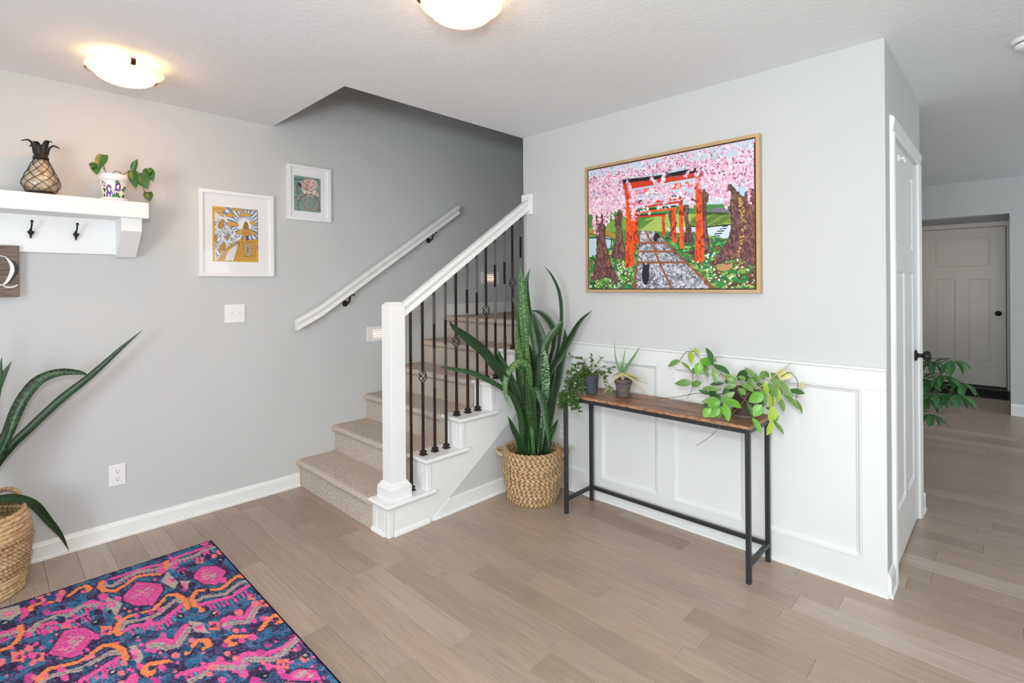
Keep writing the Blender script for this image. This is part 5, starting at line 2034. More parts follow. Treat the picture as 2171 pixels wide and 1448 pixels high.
for ly in (TY0 + .004, TY1 - .004 - q):
    obj('short_rail', MB().box(TX0 + .004 + q, TX1 - .004 - q, ly + .001, ly + q - .001, TZ - .0385, TZ - .0185, .0015), 'black', t)
    obj('foot_rail', MB().box(TX0 + .004 + q, TX1 - .004 - q, ly + .001, ly + q - .001, .075, .095, .0015), 'black', t)
obj('foot_rail', MB().box(TX1 - .004 - q + .001, TX1 - .005, TY0 + .004 + q, TY1 - .004 - q, .075, .095, .0015), 'black', t)


# ---- wicker baskets ------------------------------------------------------------
def basket(cx, cy, prof, handles, label, seed, style='braid'):
    """prof: list of (radius, height) for each rope coil"""
    t = thing('wicker_basket', label, 'basket', (cx, cy, 0), 'woven straw baskets')
    rr = random.Random(seed)
    for i, (r0, h0, rad) in enumerate(prof):
        U, V = (288, 12) if style == 'braid' else (240, 9)
        vs, fs, gv = [], [], []
        ph = rr.uniform(0, 6.28)
        nb = 36 if style == 'braid' else 62
        if style != 'braid' and (i > len(prof) - 7 or i < 5):
            nb = 0
        for u in range(U):
            a = 2 * math.pi * u / U
            wv = .003 * math.sin(a * 3 + ph) + .002 * math.sin(a * 7 + ph * 2)
            for v in range(V):
                b = 2 * math.pi * v / V
                if nb:
                    g = math.sin(nb * a + 2.7 * abs(((b + math.pi) % (2 * math.pi)) - math.pi) + ph) if style == 'braid' else .75 * math.sin(nb * a + 2.0 * b + ph)
                    g2 = -1.0 if style == 'braid' and v == 0 else math.sin(nb * .5 * a - b + ph) * .5
                    lump = 1 + .20 * g + .10 * g2
                    gv.append(min(1, max(0, .75 + .75 * g + .2 * g2)))
                else:
                    g = math.sin(46 * a - b * 1.0 + ph)
                    lump = 1 + .06 * g
                    gv.append(min(1, max(0, .9 + .3 * g + .4 * math.cos(b))))
                rc = r0 + rad * lump * math.cos(b)
                vs.append((cx + (rc + wv) * math.cos(a), cy + (rc + wv) * math.sin(a), max(.0006, h0 + rad * 1.12 * lump * math.sin(b) + wv * .5)))
        for u in range(U):
            for v in range(V):
                fs.append((u * V + v, ((u + 1) % U) * V + v, ((u + 1) % U) * V + (v + 1) % V, u * V + (v + 1) % V))
        mb = MB().add(vs, fs, True)
        mb.at = {'groove': gv}
        obj('rope_coil', mb, 'wicker', t)
    obj('basket_floor', MB().lathe([(0, .004), (prof[0][0], .004), (prof[0][0], .014), (0, .014)], (cx, cy, 0), 28), 'wicker', t)
    for ang, rad_in, zc, tilt in handles:
        d = Vector((math.cos(ang), math.sin(ang), 0))
        s = Vector((-d.y, d.x, 0))
        c = Vector((cx, cy, zc))
        pts = []
        for k in range(41):
            a = -math.pi * .5 + math.pi * k / 40
            pts.append(c + d * (rad_in + .052 * math.cos(a) * math.cos(tilt)) + s * (.062 * math.sin(a)) + Vector((0, 0, .062 * math.cos(a) * math.sin(tilt))))
        m = MB()
        m.tube(pts, [.0085 * (1 + .22 * abs(math.sin(k * 1.1))) for k in range(41)], 8)
        m.at = {'groove': [min(1, .35 + .8 * abs(math.sin((j // 8) * 1.1))) for j in range(len(m.v))]}
        obj('handle', m, 'wicker', t)
    return t


va = YAW + math.pi / 2     # direction across the view, used only to orient handles
B1 = (2.468, 2.222)
p1 = []
nrow = 14
for i in range(nrow):
    u = i / (nrow - 1)
    r_ = .150 + .030 * math.sin(min(1, u * 1.6) * math.pi / 2) - .006 * max(0, u - .75) * 4
    p1.append((r_, .012 + u * .300, .0130))
basket(B1[0], B1[1], p1, [(math.radians(128), .182, .285, .25), (math.radians(-43), .182, .285, .25)], 'round straw basket in the stair corner beside the console table', 3)
B2 = (-0.03, 3.305)
p2 = []
nrow = 20
for i in range(nrow):
    u = i / (nrow - 1)
    r_ = .152 + .028 * math.sin(min(1, u * 1.5) * math.pi / 2) - .016 * max(0, u - .7) / .3
    p2.append((r_, .010 + u * .346, .0104))
basket(B2[0], B2[1], p2, [(math.radians(50), .158, .358, 1.35), (math.radians(230), .158, .358, 1.35)], 'round straw basket on the floor at the left edge beside the rug', 8, 'wrap')


# leaf and stem paths (metres)
S1=[('light', 0.0512, [[2.442, 2.251, 0.303], [2.42, 2.231, 0.865], [2.403, 2.224, 1.099], [2.381, 2.22, 1.334], [2.359, 2.221, 1.5]]), ('light', 0.045, [[2.429, 2.264, 0.303], [2.403, 2.253, 0.599], [2.372, 2.239, 0.846], [2.351, 2.231, 0.989], [2.329, 2.224, 1.119]]), ('mid', 0.0362, [[2.438, 2.255, 0.303], [2.415, 2.246, 0.78], [2.392, 2.242, 1.069], [2.368, 2.252, 1.205], [2.34, 2.27, 1.298]]), ('mid', 0.0397, [[2.484, 2.207, 0.303], [2.503, 2.195, 0.74], [2.492, 2.212, 0.954], [2.478, 2.231, 1.094], [2.462, 2.252, 1.238], [2.46, 2.257, 1.391], [2.482, 2.239, 1.486]]), ('dark', 0.023, [[2.514, 2.177, 0.302], [2.549, 2.151, 0.62], [2.587, 2.122, 0.857], [2.609, 2.107, 1.009], [2.625, 2.1, 1.174], [2.62, 2.113, 1.319], [2.592, 2.148, 1.427], [2.559, 2.188, 1.495]]), ('dark', 0.039, [[2.497, 2.194, 0.303], [2.498, 2.16, 0.627], [2.52, 2.11, 0.812], [2.553, 2.058, 0.913], [2.581, 2.008, 1.018], [2.616, 1.948, 1.136], [2.658, 1.885, 1.21]]), ('mid', 0.0452, [[2.497, 2.194, 0.303], [2.487, 2.161, 0.78], [2.492, 2.132, 0.963], [2.509, 2.102, 1.039], [2.535, 2.065, 1.096], [2.559, 2.03, 1.157]]), ('dark', 0.0432, [[2.514, 2.177, 0.302], [2.545, 2.168, 0.588], [2.576, 2.164, 0.829], [2.61, 2.147, 0.966], [2.617, 2.152, 1.058], [2.605, 2.174, 1.123], [2.582, 2.207, 1.169], [2.554, 2.244, 1.197], [2.525, 2.28, 1.201]]), ('dark', 0.0552, [[2.501, 2.19, 0.303], [2.523, 2.182, 0.62], [2.54, 2.185, 0.924], [2.535, 2.197, 1.018], [2.523, 2.217, 1.113], [2.502, 2.247, 1.206]]), ('dark', 0.0456, [[2.527, 2.164, 0.302], [2.562, 2.119, 0.623], [2.58, 2.093, 0.776], [2.595, 2.073, 0.916], [2.606, 2.057, 1.013], [2.602, 2.057, 1.089]]), ('pale', 0.0507, [[2.497, 2.194, 0.303], [2.494, 2.149, 0.539], [2.478, 2.114, 0.721], [2.454, 2.099, 0.839], [2.433, 2.089, 0.931], [2.411, 2.081, 1.01]]), ('dark', 0.0608, [[2.446, 2.247, 0.303], [2.406, 2.241, 0.48], [2.326, 2.246, 0.673], [2.234, 2.263, 0.825], [2.164, 2.279, 0.913], [2.109, 2.291, 0.978], [2.011, 2.32, 1.06], [1.928, 2.342, 1.124], [1.889, 2.347, 1.168]]), ('mid', 0.029, [[2.45, 2.242, 0.303], [2.392, 2.235, 0.514], [2.319, 2.239, 0.66], [2.247, 2.263, 0.73], [2.155, 2.296, 0.791], [2.098, 2.315, 0.822], [2.026, 2.34, 0.854], [1.908, 2.378, 0.885], [1.859, 2.392, 0.899]]), ('light', 0.0384, [[2.459, 2.233, 0.303], [2.43, 2.204, 0.602], [2.408, 2.183, 0.758], [2.392, 2.176, 0.833], [2.368, 2.185, 0.876], [2.337, 2.205, 0.886], [2.297, 2.228, 0.862], [2.258, 2.244, 0.81], [2.238, 2.237, 0.74], [2.233, 2.216, 0.678], [2.244, 2.168, 0.603]]), ('mid', 0.0416, [[2.442, 2.251, 0.303], [2.361, 2.238, 0.651], [2.303, 2.247, 0.774], [2.243, 2.257, 0.883], [2.197, 2.259, 0.978]]), ('dark', 0.0389, [[2.438, 2.255, 0.303], [2.385, 2.262, 0.571], [2.321, 2.281, 0.743], [2.261, 2.304, 0.864], [2.217, 2.31, 0.983]]), ('mid', 0.0468, [[2.489, 2.203, 0.303], [2.455, 2.188, 0.48], [2.416, 2.163, 0.641], [2.405, 2.145, 0.704], [2.417, 2.117, 0.698], [2.416, 2.081, 0.639], [2.389, 2.033, 0.521], [2.348, 1.974, 0.383]]), ('mid', 0.0329, [[2.421, 2.273, 0.297], [2.389, 2.272, 0.372], [2.34, 2.266, 0.456], [2.274, 2.252, 0.557]]), ('mid', 0.0301, [[2.535, 2.155, 0.296], [2.529, 2.129, 0.385], [2.526, 2.099, 0.449], [2.525, 2.051, 0.527]]), ('dark', 0.0336, [[2.472, 2.22, 0.303], [2.487, 2.218, 0.682], [2.484, 2.23, 0.879], [2.471, 2.25, 1.001]]), ('dark', 0.037, [[2.459, 2.233, 0.303], [2.477, 2.255, 0.617], [2.489, 2.281, 0.827], [2.496, 2.31, 1.011]]), ('dark', 0.0395, [[2.48, 2.212, 0.303], [2.479, 2.204, 0.563], [2.479, 2.194, 0.777], [2.481, 2.182, 0.945]]), ('dark', 0.043, [[2.506, 2.185, 0.303], [2.533, 2.182, 0.527], [2.566, 2.177, 0.706], [2.595, 2.18, 0.888]]), ('dark', 0.036, [[2.442, 2.251, 0.303], [2.411, 2.246, 0.508], [2.373, 2.236, 0.697], [2.322, 2.231, 0.882]]), ('dark', 0.0329, [[2.514, 2.177, 0.302], [2.51, 2.14, 0.478], [2.502, 2.093, 0.637], [2.479, 2.041, 0.825]]), ('mid', 0.0358, [[2.463, 2.229, 0.303], [2.433, 2.208, 0.48], [2.39, 2.184, 0.642], [2.345, 2.15, 0.8]])]
S2=[('dark', 0.0416, [[-0.023, 3.32, 0.377], [0.019, 3.331, 0.52], [0.086, 3.343, 0.631], [0.156, 3.354, 0.709], [0.266, 3.366, 0.823], [0.385, 3.377, 0.925], [0.512, 3.389, 1.052], [0.611, 3.4, 1.144]]), ('banded', 0.0553, [[-0.03, 3.3, 0.385], [0.014, 3.3, 0.529], [0.062, 3.3, 0.656], [0.09, 3.3, 0.747], [0.115, 3.3, 0.825], [0.147, 3.3, 0.89], [0.19, 3.3, 0.942], [0.261, 3.3, 0.966], [0.336, 3.3, 0.954], [0.367, 3.3, 0.934]]), ('dark', 0.0421, [[-0.037, 3.3, 0.387], [-0.008, 3.309, 0.42], [0.052, 3.317, 0.412], [0.105, 3.326, 0.395], [0.167, 3.334, 0.345], [0.218, 3.343, 0.249], [0.262, 3.351, 0.162], [0.294, 3.36, 0.068]]), ('dark', 0.0366, [[-0.038, 3.32, 0.381], [-0.015, 3.33, 0.636], [0.024, 3.34, 0.839], [0.063, 3.35, 0.962], [0.095, 3.36, 1.034]]), ('banded', 0.0461, [[-0.04, 3.28, 0.394], [-0.007, 3.272, 0.605], [0.023, 3.265, 0.809], [0.047, 3.258, 0.954], [0.06, 3.25, 1.065]]), ('dark', 0.0374, [[-0.034, 3.25, 0.401], [-0.008, 3.237, 0.531], [0.036, 3.225, 0.647], [0.069, 3.213, 0.736], [0.081, 3.2, 0.809]]), ('banded', 0.0456, [[-0.052, 3.3, 0.392], [-0.057, 3.3, 0.673], [-0.063, 3.3, 0.943], [-0.033, 3.3, 1.231]]), ('dark', 0.0446, [[-0.066, 3.3, 0.396], [-0.107, 3.317, 0.681], [-0.161, 3.333, 0.913], [-0.252, 3.35, 1.083]]), ('banded', 0.0395, [[-0.058, 3.25, 0.409], [-0.09, 3.2, 0.643], [-0.101, 3.15, 0.891], [-0.085, 3.1, 1.127]]), ('dark', 0.0348, [[-0.051, 3.25, 0.407], [-0.076, 3.183, 0.604], [-0.139, 3.117, 0.751], [-0.22, 3.05, 0.801]])]
HY=[('m', 0.0252, [2.6, 1.281, 0.96], [2.588, 1.334, 0.926]), ('m', 0.0146, [2.6, 1.263, 0.953], [2.588, 1.21, 0.917]), ('y', 0.0307, [2.58, 1.206, 1.018], [2.568, 1.2, 0.963]), ('y', 0.0164, [2.6, 1.196, 1.034], [2.588, 1.163, 1.005]), ('b', 0.0455, [2.57, 1.086, 0.964], [2.558, 1.142, 0.981]), ('d', 0.0295, [2.56, 1.079, 0.964], [2.548, 1.108, 1.045]), ('b', 0.0369, [2.56, 1.145, 0.969], [2.548, 1.156, 0.901]), ('m', 0.0242, [2.59, 1.141, 0.958], [2.578, 1.11, 0.897]), ('y', 0.0199, [2.6, 1.088, 0.98], [2.588, 1.073, 0.99]), ('d', 0.0277, [2.58, 1.08, 0.96], [2.568, 1.0, 0.923]), ('m', 0.0255, [2.55, 1.071, 0.952], [2.538, 1.053, 0.88]), ('m', 0.0286, [2.6, 1.18, 0.918], [2.588, 1.21, 0.91]), ('m', 0.0306, [2.58, 1.2, 0.857], [2.568, 1.286, 0.84]), ('m', 0.0309, [2.6, 1.208, 0.839], [2.588, 1.153, 0.858]), ('m', 0.0211, [2.52, 1.025, 0.851], [2.508, 1.11, 0.849]), ('d', 0.0176, [2.58, 1.033, 0.875], [2.568, 1.096, 0.86]), ('d', 0.0178, [2.56, 1.097, 0.816], [2.548, 1.148, 0.826]), ('d', 0.0351, [2.54, 1.064, 0.804], [2.528, 1.081, 0.843]), ('m', 0.0276, [2.46, 0.938, 0.858], [2.448, 1.0, 0.805]), ('m', 0.0301, [2.47, 1.013, 0.81], [2.458, 1.089, 0.793]), ('b', 0.0391, [2.44, 0.998, 0.811], [2.428, 1.048, 0.783]), ('b', 0.0347, [2.41, 0.962, 0.829], [2.398, 0.885, 0.807]), ('b', 0.0373, [2.42, 1.032, 0.774], [2.408, 1.061, 0.734]), ('b', 0.0313, [2.41, 0.99, 0.785], [2.398, 1.021, 0.742]), ('b', 0.0297, [2.43, 1.0, 0.787], [2.418, 0.969, 0.759]), ('b', 0.0298, [2.4, 0.959, 0.811], [2.388, 0.937, 0.74]), ('b', 0.0223, [2.43, 1.002, 0.755], [2.418, 0.991, 0.739]), ('d', 0.0266, [2.48, 1.036, 0.784], [2.468, 1.095, 0.769]), ('m', 0.0228, [2.55, 0.955, 0.905], [2.538, 1.013, 0.921]), ('m', 0.0225, [2.52, 0.951, 0.89], [2.508, 0.989, 0.911]), ('d', 0.0329, [2.6, 0.972, 0.896], [2.588, 0.923, 0.949]), ('m', 0.0263, [2.6, 0.869, 0.891], [2.588, 0.932, 0.959]), ('m', 0.0338, [2.6, 0.869, 0.921], [2.588, 0.834, 0.942]), ('m', 0.0169, [2.63, 0.838, 0.92], [2.618, 0.852, 0.949]), ('m', 0.022, [2.48, 0.913, 0.902], [2.468, 0.851, 0.872]), ('m', 0.0293, [2.47, 0.917, 0.879], [2.458, 0.888, 0.855]), ('m', 0.0186, [2.5, 0.942, 0.884], [2.488, 0.989, 0.869]), ('m', 0.0226, [2.58, 0.906, 0.895], [2.568, 0.877, 0.924]), ('y', 0.0233, [2.5, 0.814, 0.917], [2.488, 0.802, 0.857]), ('m', 0.0303, [2.5, 0.795, 0.913], [2.488, 0.762, 0.86]), ('m', 0.0271, [2.54, 0.798, 0.93], [2.528, 0.755, 0.9]), ('m', 0.022, [2.6, 0.779, 0.913], [2.588, 0.725, 0.848]), ('y', 0.02, [2.57, 0.783, 0.895], [2.558, 0.772, 0.825]), ('p', 0.0387, [2.62, 0.779, 0.964], [2.608, 0.771, 0.916]), ('p', 0.0294, [2.64, 0.75, 0.952], [2.628, 0.768, 0.92]), ('d', 0.0257, [2.64, 0.752, 0.867], [2.628, 0.685, 0.864]), ('m', 0.022, [2.62, 0.768, 0.849], [2.608, 0.703, 0.792]), ('m', 0.022, [2.6, 0.783, 0.832], [2.588, 0.76, 0.779]), ('y', 0.0302, [2.5, 0.784, 0.873], [2.488, 0.786, 0.8]), ('y', 0.0351, [2.47, 0.769, 0.815], [2.458, 0.777, 0.748]), ('m', 0.0178, [2.52, 0.772, 0.779], [2.508, 0.77, 0.741]), ('y', 0.0245, [2.46, 0.77, 0.754], [2.448, 0.788, 0.692]), ('m', 0.0163, [2.55, 0.792, 0.732], [2.538, 0.747, 0.685]), ('b', 0.0424, [2.45, 0.809, 0.874], [2.438, 0.859, 0.832]), ('m', 0.0232, [2.47, 0.823, 0.887], [2.458, 0.795, 0.823]), ('b', 0.0389, [2.45, 0.812, 0.819], [2.438, 0.841, 0.77]), ('d', 0.0161, [2.44, 0.871, 0.827], [2.428, 0.846, 0.773]), ('b', 0.0213, [2.44, 0.845, 0.757], [2.428, 0.808, 0.701]), ('m', 0.0146, [2.64, 0.72, 0.824], [2.628, 0.694, 0.772]), ('p', 0.0163, [2.65, 0.696, 0.909], [2.638, 0.697, 0.885]), ('m', 0.02, [2.54, 0.817, 0.797], [2.528, 0.803, 0.785]), ('d', 0.0234, [2.6, 1.006, 0.912], [2.588, 1.025, 0.872]), ('d', 0.0269, [2.6, 0.946, 0.915], [2.588, 0.905, 0.895]), ('m', 0.0261, [2.56, 0.888, 0.916], [2.548, 0.905, 0.878]), ('d', 0.026, [2.56, 0.867, 0.897], [2.548, 0.831, 0.881]), ('m', 0.0222, [2.52, 0.902, 0.887], [2.508, 0.856, 0.884]), ('d', 0.0256, [2.56, 0.811, 0.889], [2.548, 0.831, 0.855]), ('d', 0.022, [2.58, 0.8, 0.888], [2.568, 0.76, 0.859]), ('d', 0.023, [2.55, 0.995, 0.866], [2.538, 1.021, 0.826]), ('d', 0.0305, [2.5, 1.021, 0.832], [2.488, 1.043, 0.793]), ('m', 0.0259, [2.6, 0.816, 0.946], [2.588, 0.785, 0.918]), ('m', 0.0229, [2.57, 0.957, 0.918], [2.558, 0.923, 0.905]), ('d', 0.0285, [2.48, 1.036, 0.81], [2.468, 0.997, 0.784]), ('d', 0.0251, [2.5, 0.816, 0.833], [2.488, 0.839, 0.795])]
HV=[[[2.58, 0.976, 0.864], [2.58, 1.037, 0.915], [2.58, 1.088, 0.957], [2.58, 1.153, 0.986], [2.58, 1.187, 1.02], [2.58, 1.214, 1.036]], [[2.58, 1.189, 1.02], [2.585, 1.232, 1.011], [2.59, 1.258, 0.982], [2.595, 1.274, 0.957], [2.6, 1.27, 0.95]], [[2.57, 1.145, 0.972], [2.576, 1.173, 0.953], [2.582, 1.192, 0.917], [2.588, 1.198, 0.859], [2.594, 1.209, 0.811], [2.6, 1.236, 0.767]], [[2.56, 0.969, 0.868], [2.567, 1.048, 0.818], [2.573, 1.115, 0.807], [2.58, 1.167, 0.805], [2.587, 1.291, 0.765], [2.593, 1.386, 0.742], [2.6, 1.418, 0.731]], [[2.47, 0.934, 0.89], [2.443, 0.91, 0.871], [2.417, 0.88, 0.848], [2.39, 0.846, 0.881]], [[2.46, 0.872, 0.869], [2.446, 0.894, 0.819], [2.432, 0.943, 0.755], [2.418, 0.981, 0.707], [2.404, 1.028, 0.646], [2.39, 1.089, 0.593]], [[2.6, 0.823, 0.911], [2.608, 0.774, 0.935], [2.617, 0.743, 0.955], [2.625, 0.716, 0.929], [2.633, 0.711, 0.892], [2.642, 0.719, 0.853], [2.65, 0.726, 0.821]], [[2.57, 0.849, 0.898], [2.597, 0.805, 0.87], [2.623, 0.762, 0.857], [2.65, 0.712, 0.838]], [[2.47, 0.924, 0.891], [2.465, 0.911, 0.853], [2.46, 0.878, 0.823], [2.455, 0.856, 0.77], [2.45, 0.856, 0.735]], [[2.52, 0.805, 0.917], [2.5, 0.792, 0.872], [2.48, 0.773, 0.814], [2.46, 0.764, 0.756]], [[2.52, 0.953, 0.876], [2.487, 0.978, 0.84], [2.453, 0.991, 0.799], [2.42, 1.0, 0.785]], [[2.5, 0.86, 0.891], [2.483, 0.824, 0.867], [2.467, 0.815, 0.813], [2.45, 0.847, 0.754]]]
HS=[[[2.64, 0.746, 0.992], [2.5, 0.798, 0.925]], [[2.52, 0.817, 0.908], [2.48, 0.848, 0.882]], [[2.58, 1.047, 0.922], [2.52, 0.996, 0.907]]]
AL=[('g', 0.0151, [[2.6, 1.635, 0.86], [2.607, 1.661, 0.887], [2.613, 1.685, 0.945], [2.62, 1.697, 1.045]]), ('g', 0.0128, [[2.6, 1.628, 0.865], [2.61, 1.631, 0.913], [2.62, 1.629, 0.958], [2.63, 1.627, 1.0]]), ('g', 0.0166, [[2.59, 1.615, 0.867], [2.583, 1.577, 0.914], [2.577, 1.526, 0.982], [2.57, 1.493, 1.025]]), ('g', 0.0083, [[2.57, 1.618, 0.873], [2.57, 1.621, 0.896], [2.57, 1.621, 0.922]]), ('y', 0.0151, [[2.58, 1.622, 0.86], [2.56, 1.641, 0.834], [2.54, 1.668, 0.8], [2.52, 1.69, 0.758], [2.5, 1.709, 0.728]]), ('y', 0.0128, [[2.62, 1.652, 0.852], [2.64, 1.692, 0.837], [2.66, 1.746, 0.812]]), ('y', 0.0151, [[2.6, 1.622, 0.856], [2.6, 1.583, 0.851], [2.6, 1.536, 0.838], [2.6, 1.498, 0.836]]), ('y', 0.0098, [[2.61, 1.624, 0.849], [2.617, 1.567, 0.832], [2.623, 1.521, 0.814], [2.63, 1.483, 0.807]]), ('b', 0.0113, [[2.58, 1.596, 0.848], [2.575, 1.547, 0.829], [2.57, 1.494, 0.792], [2.565, 1.447, 0.759], [2.56, 1.4, 0.743]]), ('g', 0.0098, [[2.58, 1.62, 0.864], [2.58, 1.622, 0.883], [2.58, 1.617, 0.902]])]
GF=[[[2.54, 1.795, 0.881], [2.52, 1.847, 0.886], [2.5, 1.891, 0.875], [2.48, 1.915, 0.82], [2.46, 1.91, 0.745], [2.44, 1.92, 0.684], [2.42, 1.934, 0.638]], [[2.54, 1.804, 0.88], [2.512, 1.836, 0.88], [2.484, 1.86, 0.826], [2.456, 1.854, 0.753], [2.428, 1.857, 0.699], [2.4, 1.85, 0.667]], [[2.54, 1.795, 0.877], [2.52, 1.818, 0.873], [2.5, 1.843, 0.826], [2.48, 1.838, 0.752], [2.46, 1.833, 0.701], [2.44, 1.814, 0.677]], [[2.54, 1.814, 0.875], [2.51, 1.835, 0.865], [2.48, 1.881, 0.801], [2.45, 1.903, 0.716], [2.42, 1.919, 0.66], [2.39, 1.935, 0.643]], [[2.54, 1.795, 0.881], [2.527, 1.852, 0.908], [2.513, 1.895, 0.929], [2.5, 1.95, 0.941]], [[2.54, 1.795, 0.881], [2.55, 1.811, 0.909], [2.56, 1.816, 0.943]], [[2.54, 1.771, 0.883], [2.555, 1.768, 0.909], [2.57, 1.754, 0.936]], [[2.54, 1.795, 0.881], [2.527, 1.871, 0.874], [2.513, 1.926, 0.846], [2.5, 1.966, 0.823]], [[2.54, 1.776, 0.879], [2.56, 1.744, 0.88], [2.58, 1.711, 0.869], [2.6, 1.697, 0.884]], [[2.54, 1.776, 0.875], [2.535, 1.718, 0.859], [2.53, 1.706, 0.808], [2.525, 1.694, 0.772], [2.52, 1.686, 0.728]], [[2.54, 1.781, 0.875], [2.53, 1.728, 0.858], [2.52, 1.69, 0.826], [2.51, 1.653, 0.772], [2.5, 1.629, 0.755]], [[2.54, 1.795, 0.873], [2.515, 1.834, 0.848], [2.49, 1.884, 0.76], [2.465, 1.925, 0.671], [2.44, 1.915, 0.645]], [[2.54, 1.795, 0.873], [2.513, 1.804, 0.852], [2.487, 1.814, 0.792], [2.46, 1.814, 0.758]], [[2.54, 1.795, 0.877], [2.52, 1.857, 0.853], [2.5, 1.921, 0.793], [2.48, 1.95, 0.776]], [[2.54, 1.809, 0.871], [2.5, 1.843, 0.826], [2.46, 1.871, 0.727], [2.42, 1.832, 0.677], [2.38, 1.779, 0.644]], [[2.54, 1.795, 0.869], [2.508, 1.814, 0.844], [2.475, 1.815, 0.809], [2.442, 1.801, 0.724], [2.41, 1.81, 0.66]], [[2.54, 1.771, 0.876], [2.545, 1.697, 0.86], [2.55, 1.669, 0.855]], [[2.54, 1.79, 0.874], [2.52, 1.753, 0.857], [2.5, 1.73, 0.839]], [[2.54, 1.804, 0.872], [2.513, 1.886, 0.843], [2.487, 1.926, 0.739], [2.46, 1.981, 0.644]], [[2.54, 1.781, 0.875], [2.52, 1.735, 0.867], [2.5, 1.703, 0.85]]]
SW=[[4.35, 0.274, 0.878], [4.3, 0.253, 0.671], [4.4, 0.331, 0.768], [4.4, 0.357, 0.641], [4.42, 0.398, 0.499], [4.5, 0.393, 0.844], [4.5, 0.421, 0.708], [4.5, 0.427, 0.586], [4.38, 0.228, 0.733]]


# ================================================================== PLANTS
toward = Vector((-.70, -.68, .22))      # roughly where the open side of the hall lies


def soil_disc(t, cx, cy, r, z):
    m = MB().lathe([(0, z + .008), (r * .5, z + .010), (r * .85, z + .003), (r, z - .004)], (cx, cy, 0), 28)
    obj('soil', m, 'soil', t)
    return m


def nursery_pot(t, cx, cy, r0, r1, h, z0=.02):
    obj('inner_pot', MB().lathe([(0, z0), (r0, z0), (r1, z0 + h), (r1 - .004, z0 + h), (r0 - .004, z0 + .006), (0, z0 + .006)], (cx, cy, 0), 32), 'brownpot', t)


t = thing('snake_plant', 'tall snake plant with banded leaves standing in the stair corner basket', 'potted plant', (B1[0], B1[1], .02))
nursery_pot(t, B1[0], B1[1], .118, .140, .245)
soil_disc(t, B1[0], B1[1], .136, .258)
rl = random.Random(5)
for kind, w_, pts in S1:
    p0 = Vector(pts[0])
    # gather the foot of every leaf in the soil
    c0 = Vector((B1[0], B1[1], .25))
    off = Vector((p0.x - c0.x, p0.y - c0.y, 0))
    off = off * min(1, .11 / max(.001, off.length)) + Vector((rl.uniform(-.03, .03), rl.uniform(-.03, .03), 0))
    pp = [c0 + off] + [Vector(p) for p in pts[1:]]
    f_ = toward + Vector((rl.uniform(-.35, .35), rl.uniform(-.35, .35), rl.uniform(-.1, .1)))
    n_ = 30 if len(pts) > 6 else 22
    obj('leaf', ribbon(pp, w_ * 1.12, f_, n_, w_sword, .34, .003), 's_' + kind, t)
m = MB()
pts = [(B1[0] + .064 * math.cos(a), B1[1] + .052 * math.sin(a), .555 + .006 * math.sin(a * 2)) for a in np.linspace(0, 6.283, 36)]
m.tube(pts, .0016, 6)
obj('twine_tie', m, 'twine', t)

t = thing('snake_plant', 'snake plant with long arching dark leaves in the basket at the left edge', 'potted plant', (B2[0], B2[1], .02))
nursery_pot(t, B2[0], B2[1], .118, .138, .27)
soil_disc(t, B2[0], B2[1], .134, .283)
for kind, w_, pts in S2:
    p0 = Vector(pts[0])
    c0 = Vector((B2[0], B2[1], .275))
    off = Vector((p0.x - c0.x, p0.y - c0.y, 0))
    off = off * min(1, .09 / max(.001, off.length))
    pp = [c0 + off] + [Vector(p) for p in pts]
    f_ = Vector((-.25, -.9, .2)) + Vector((rl.uniform(-.2, .2), 0, rl.uniform(-.1, .2)))
    obj('leaf', ribbon(pp, w_ * .9, f_, 34, w_sword, .34, .003), 's_' + kind, t)

# ---- trailing plant in the slate pot ---------------------------------------------
GX, GY = 2.535, 1.808
t = thing('trailing_plant', 'small-leaved trailing plant with orange blooms spilling from a slate grey pot', 'potted plant', (GX, GY, TZ))
obj('pot', MB().lathe([(0, TZ + .0005), (.036, TZ + .0005), (.0375, TZ + .003), (.047, TZ + .098), (.050, TZ + .100), (.050, TZ + .106), (.046, TZ + .106), (.044, TZ + .098), (.036, TZ + .01), (0, TZ + .01)], (GX, GY, 0), 36), 'greypot', t)
soil_disc(t, GX, GY, .044, TZ + .092)
sm = ribbon([(0, 0, 0), (.5, 0, .10), (1.0, 0, -.02)], .62, (0, 0, 1), 7, w_oval, .25, .05).mesh('small_leaf')
sm.materials.append(M['gold_leaf'])
rg = random.Random(21)
paths = []
GF2 = list(GF)
for k_ in (0, 1, 3, 11, 14, 18, 15):
    jx, jy = rg.uniform(-.02, .0), rg.uniform(-.03, .03)
    GF2.append([GF[k_][0]] + [[a_[0] + jx, a_[1] + jy, a_[2] + rg.uniform(-.015, .02)] for a_ in GF[k_][1:]])
for vi, vp in enumerate(GF2):
    vp = [[GX + rg.uniform(-.02, .02), GY + rg.uniform(-.02, .02), TZ + .102]] + vp[1:]
    sp_ = spline(vp, 40)
    # hanging stems stay clear of the table board
    for p in sp_:
        if p.z < TZ + .012 and TX0 - .012 < p.x and TY0 < p.y < TY1 + .012:
            if vi < 8 or vi in (11, 12, 13, 14, 15, 18) or vi > 19:
                p.x = TX0 - .014
            else:
                p.z = TZ + .012
    m = MB()
    m.tube(sp_, [.0017 - .0008 * i / 39 for i in range(40)], 5)
    obj('stem', m, 'stem' if vi % 3 else 'redstem', t)
    paths.append(sp_)
lens = [sum((q_[i + 1] - q_[i]).length for i in range(39)) for q_ in paths]
wts = [2.0 if k_ in (0, 1, 2, 3, 11, 14, 15, 18, 20, 21, 22, 23, 24, 25, 26) else 1.0 for k_ in range(len(lens))]
step_ = sum(a_ * b_ for a_, b_ in zip(lens, wts)) * .86 / 1000
spots = []
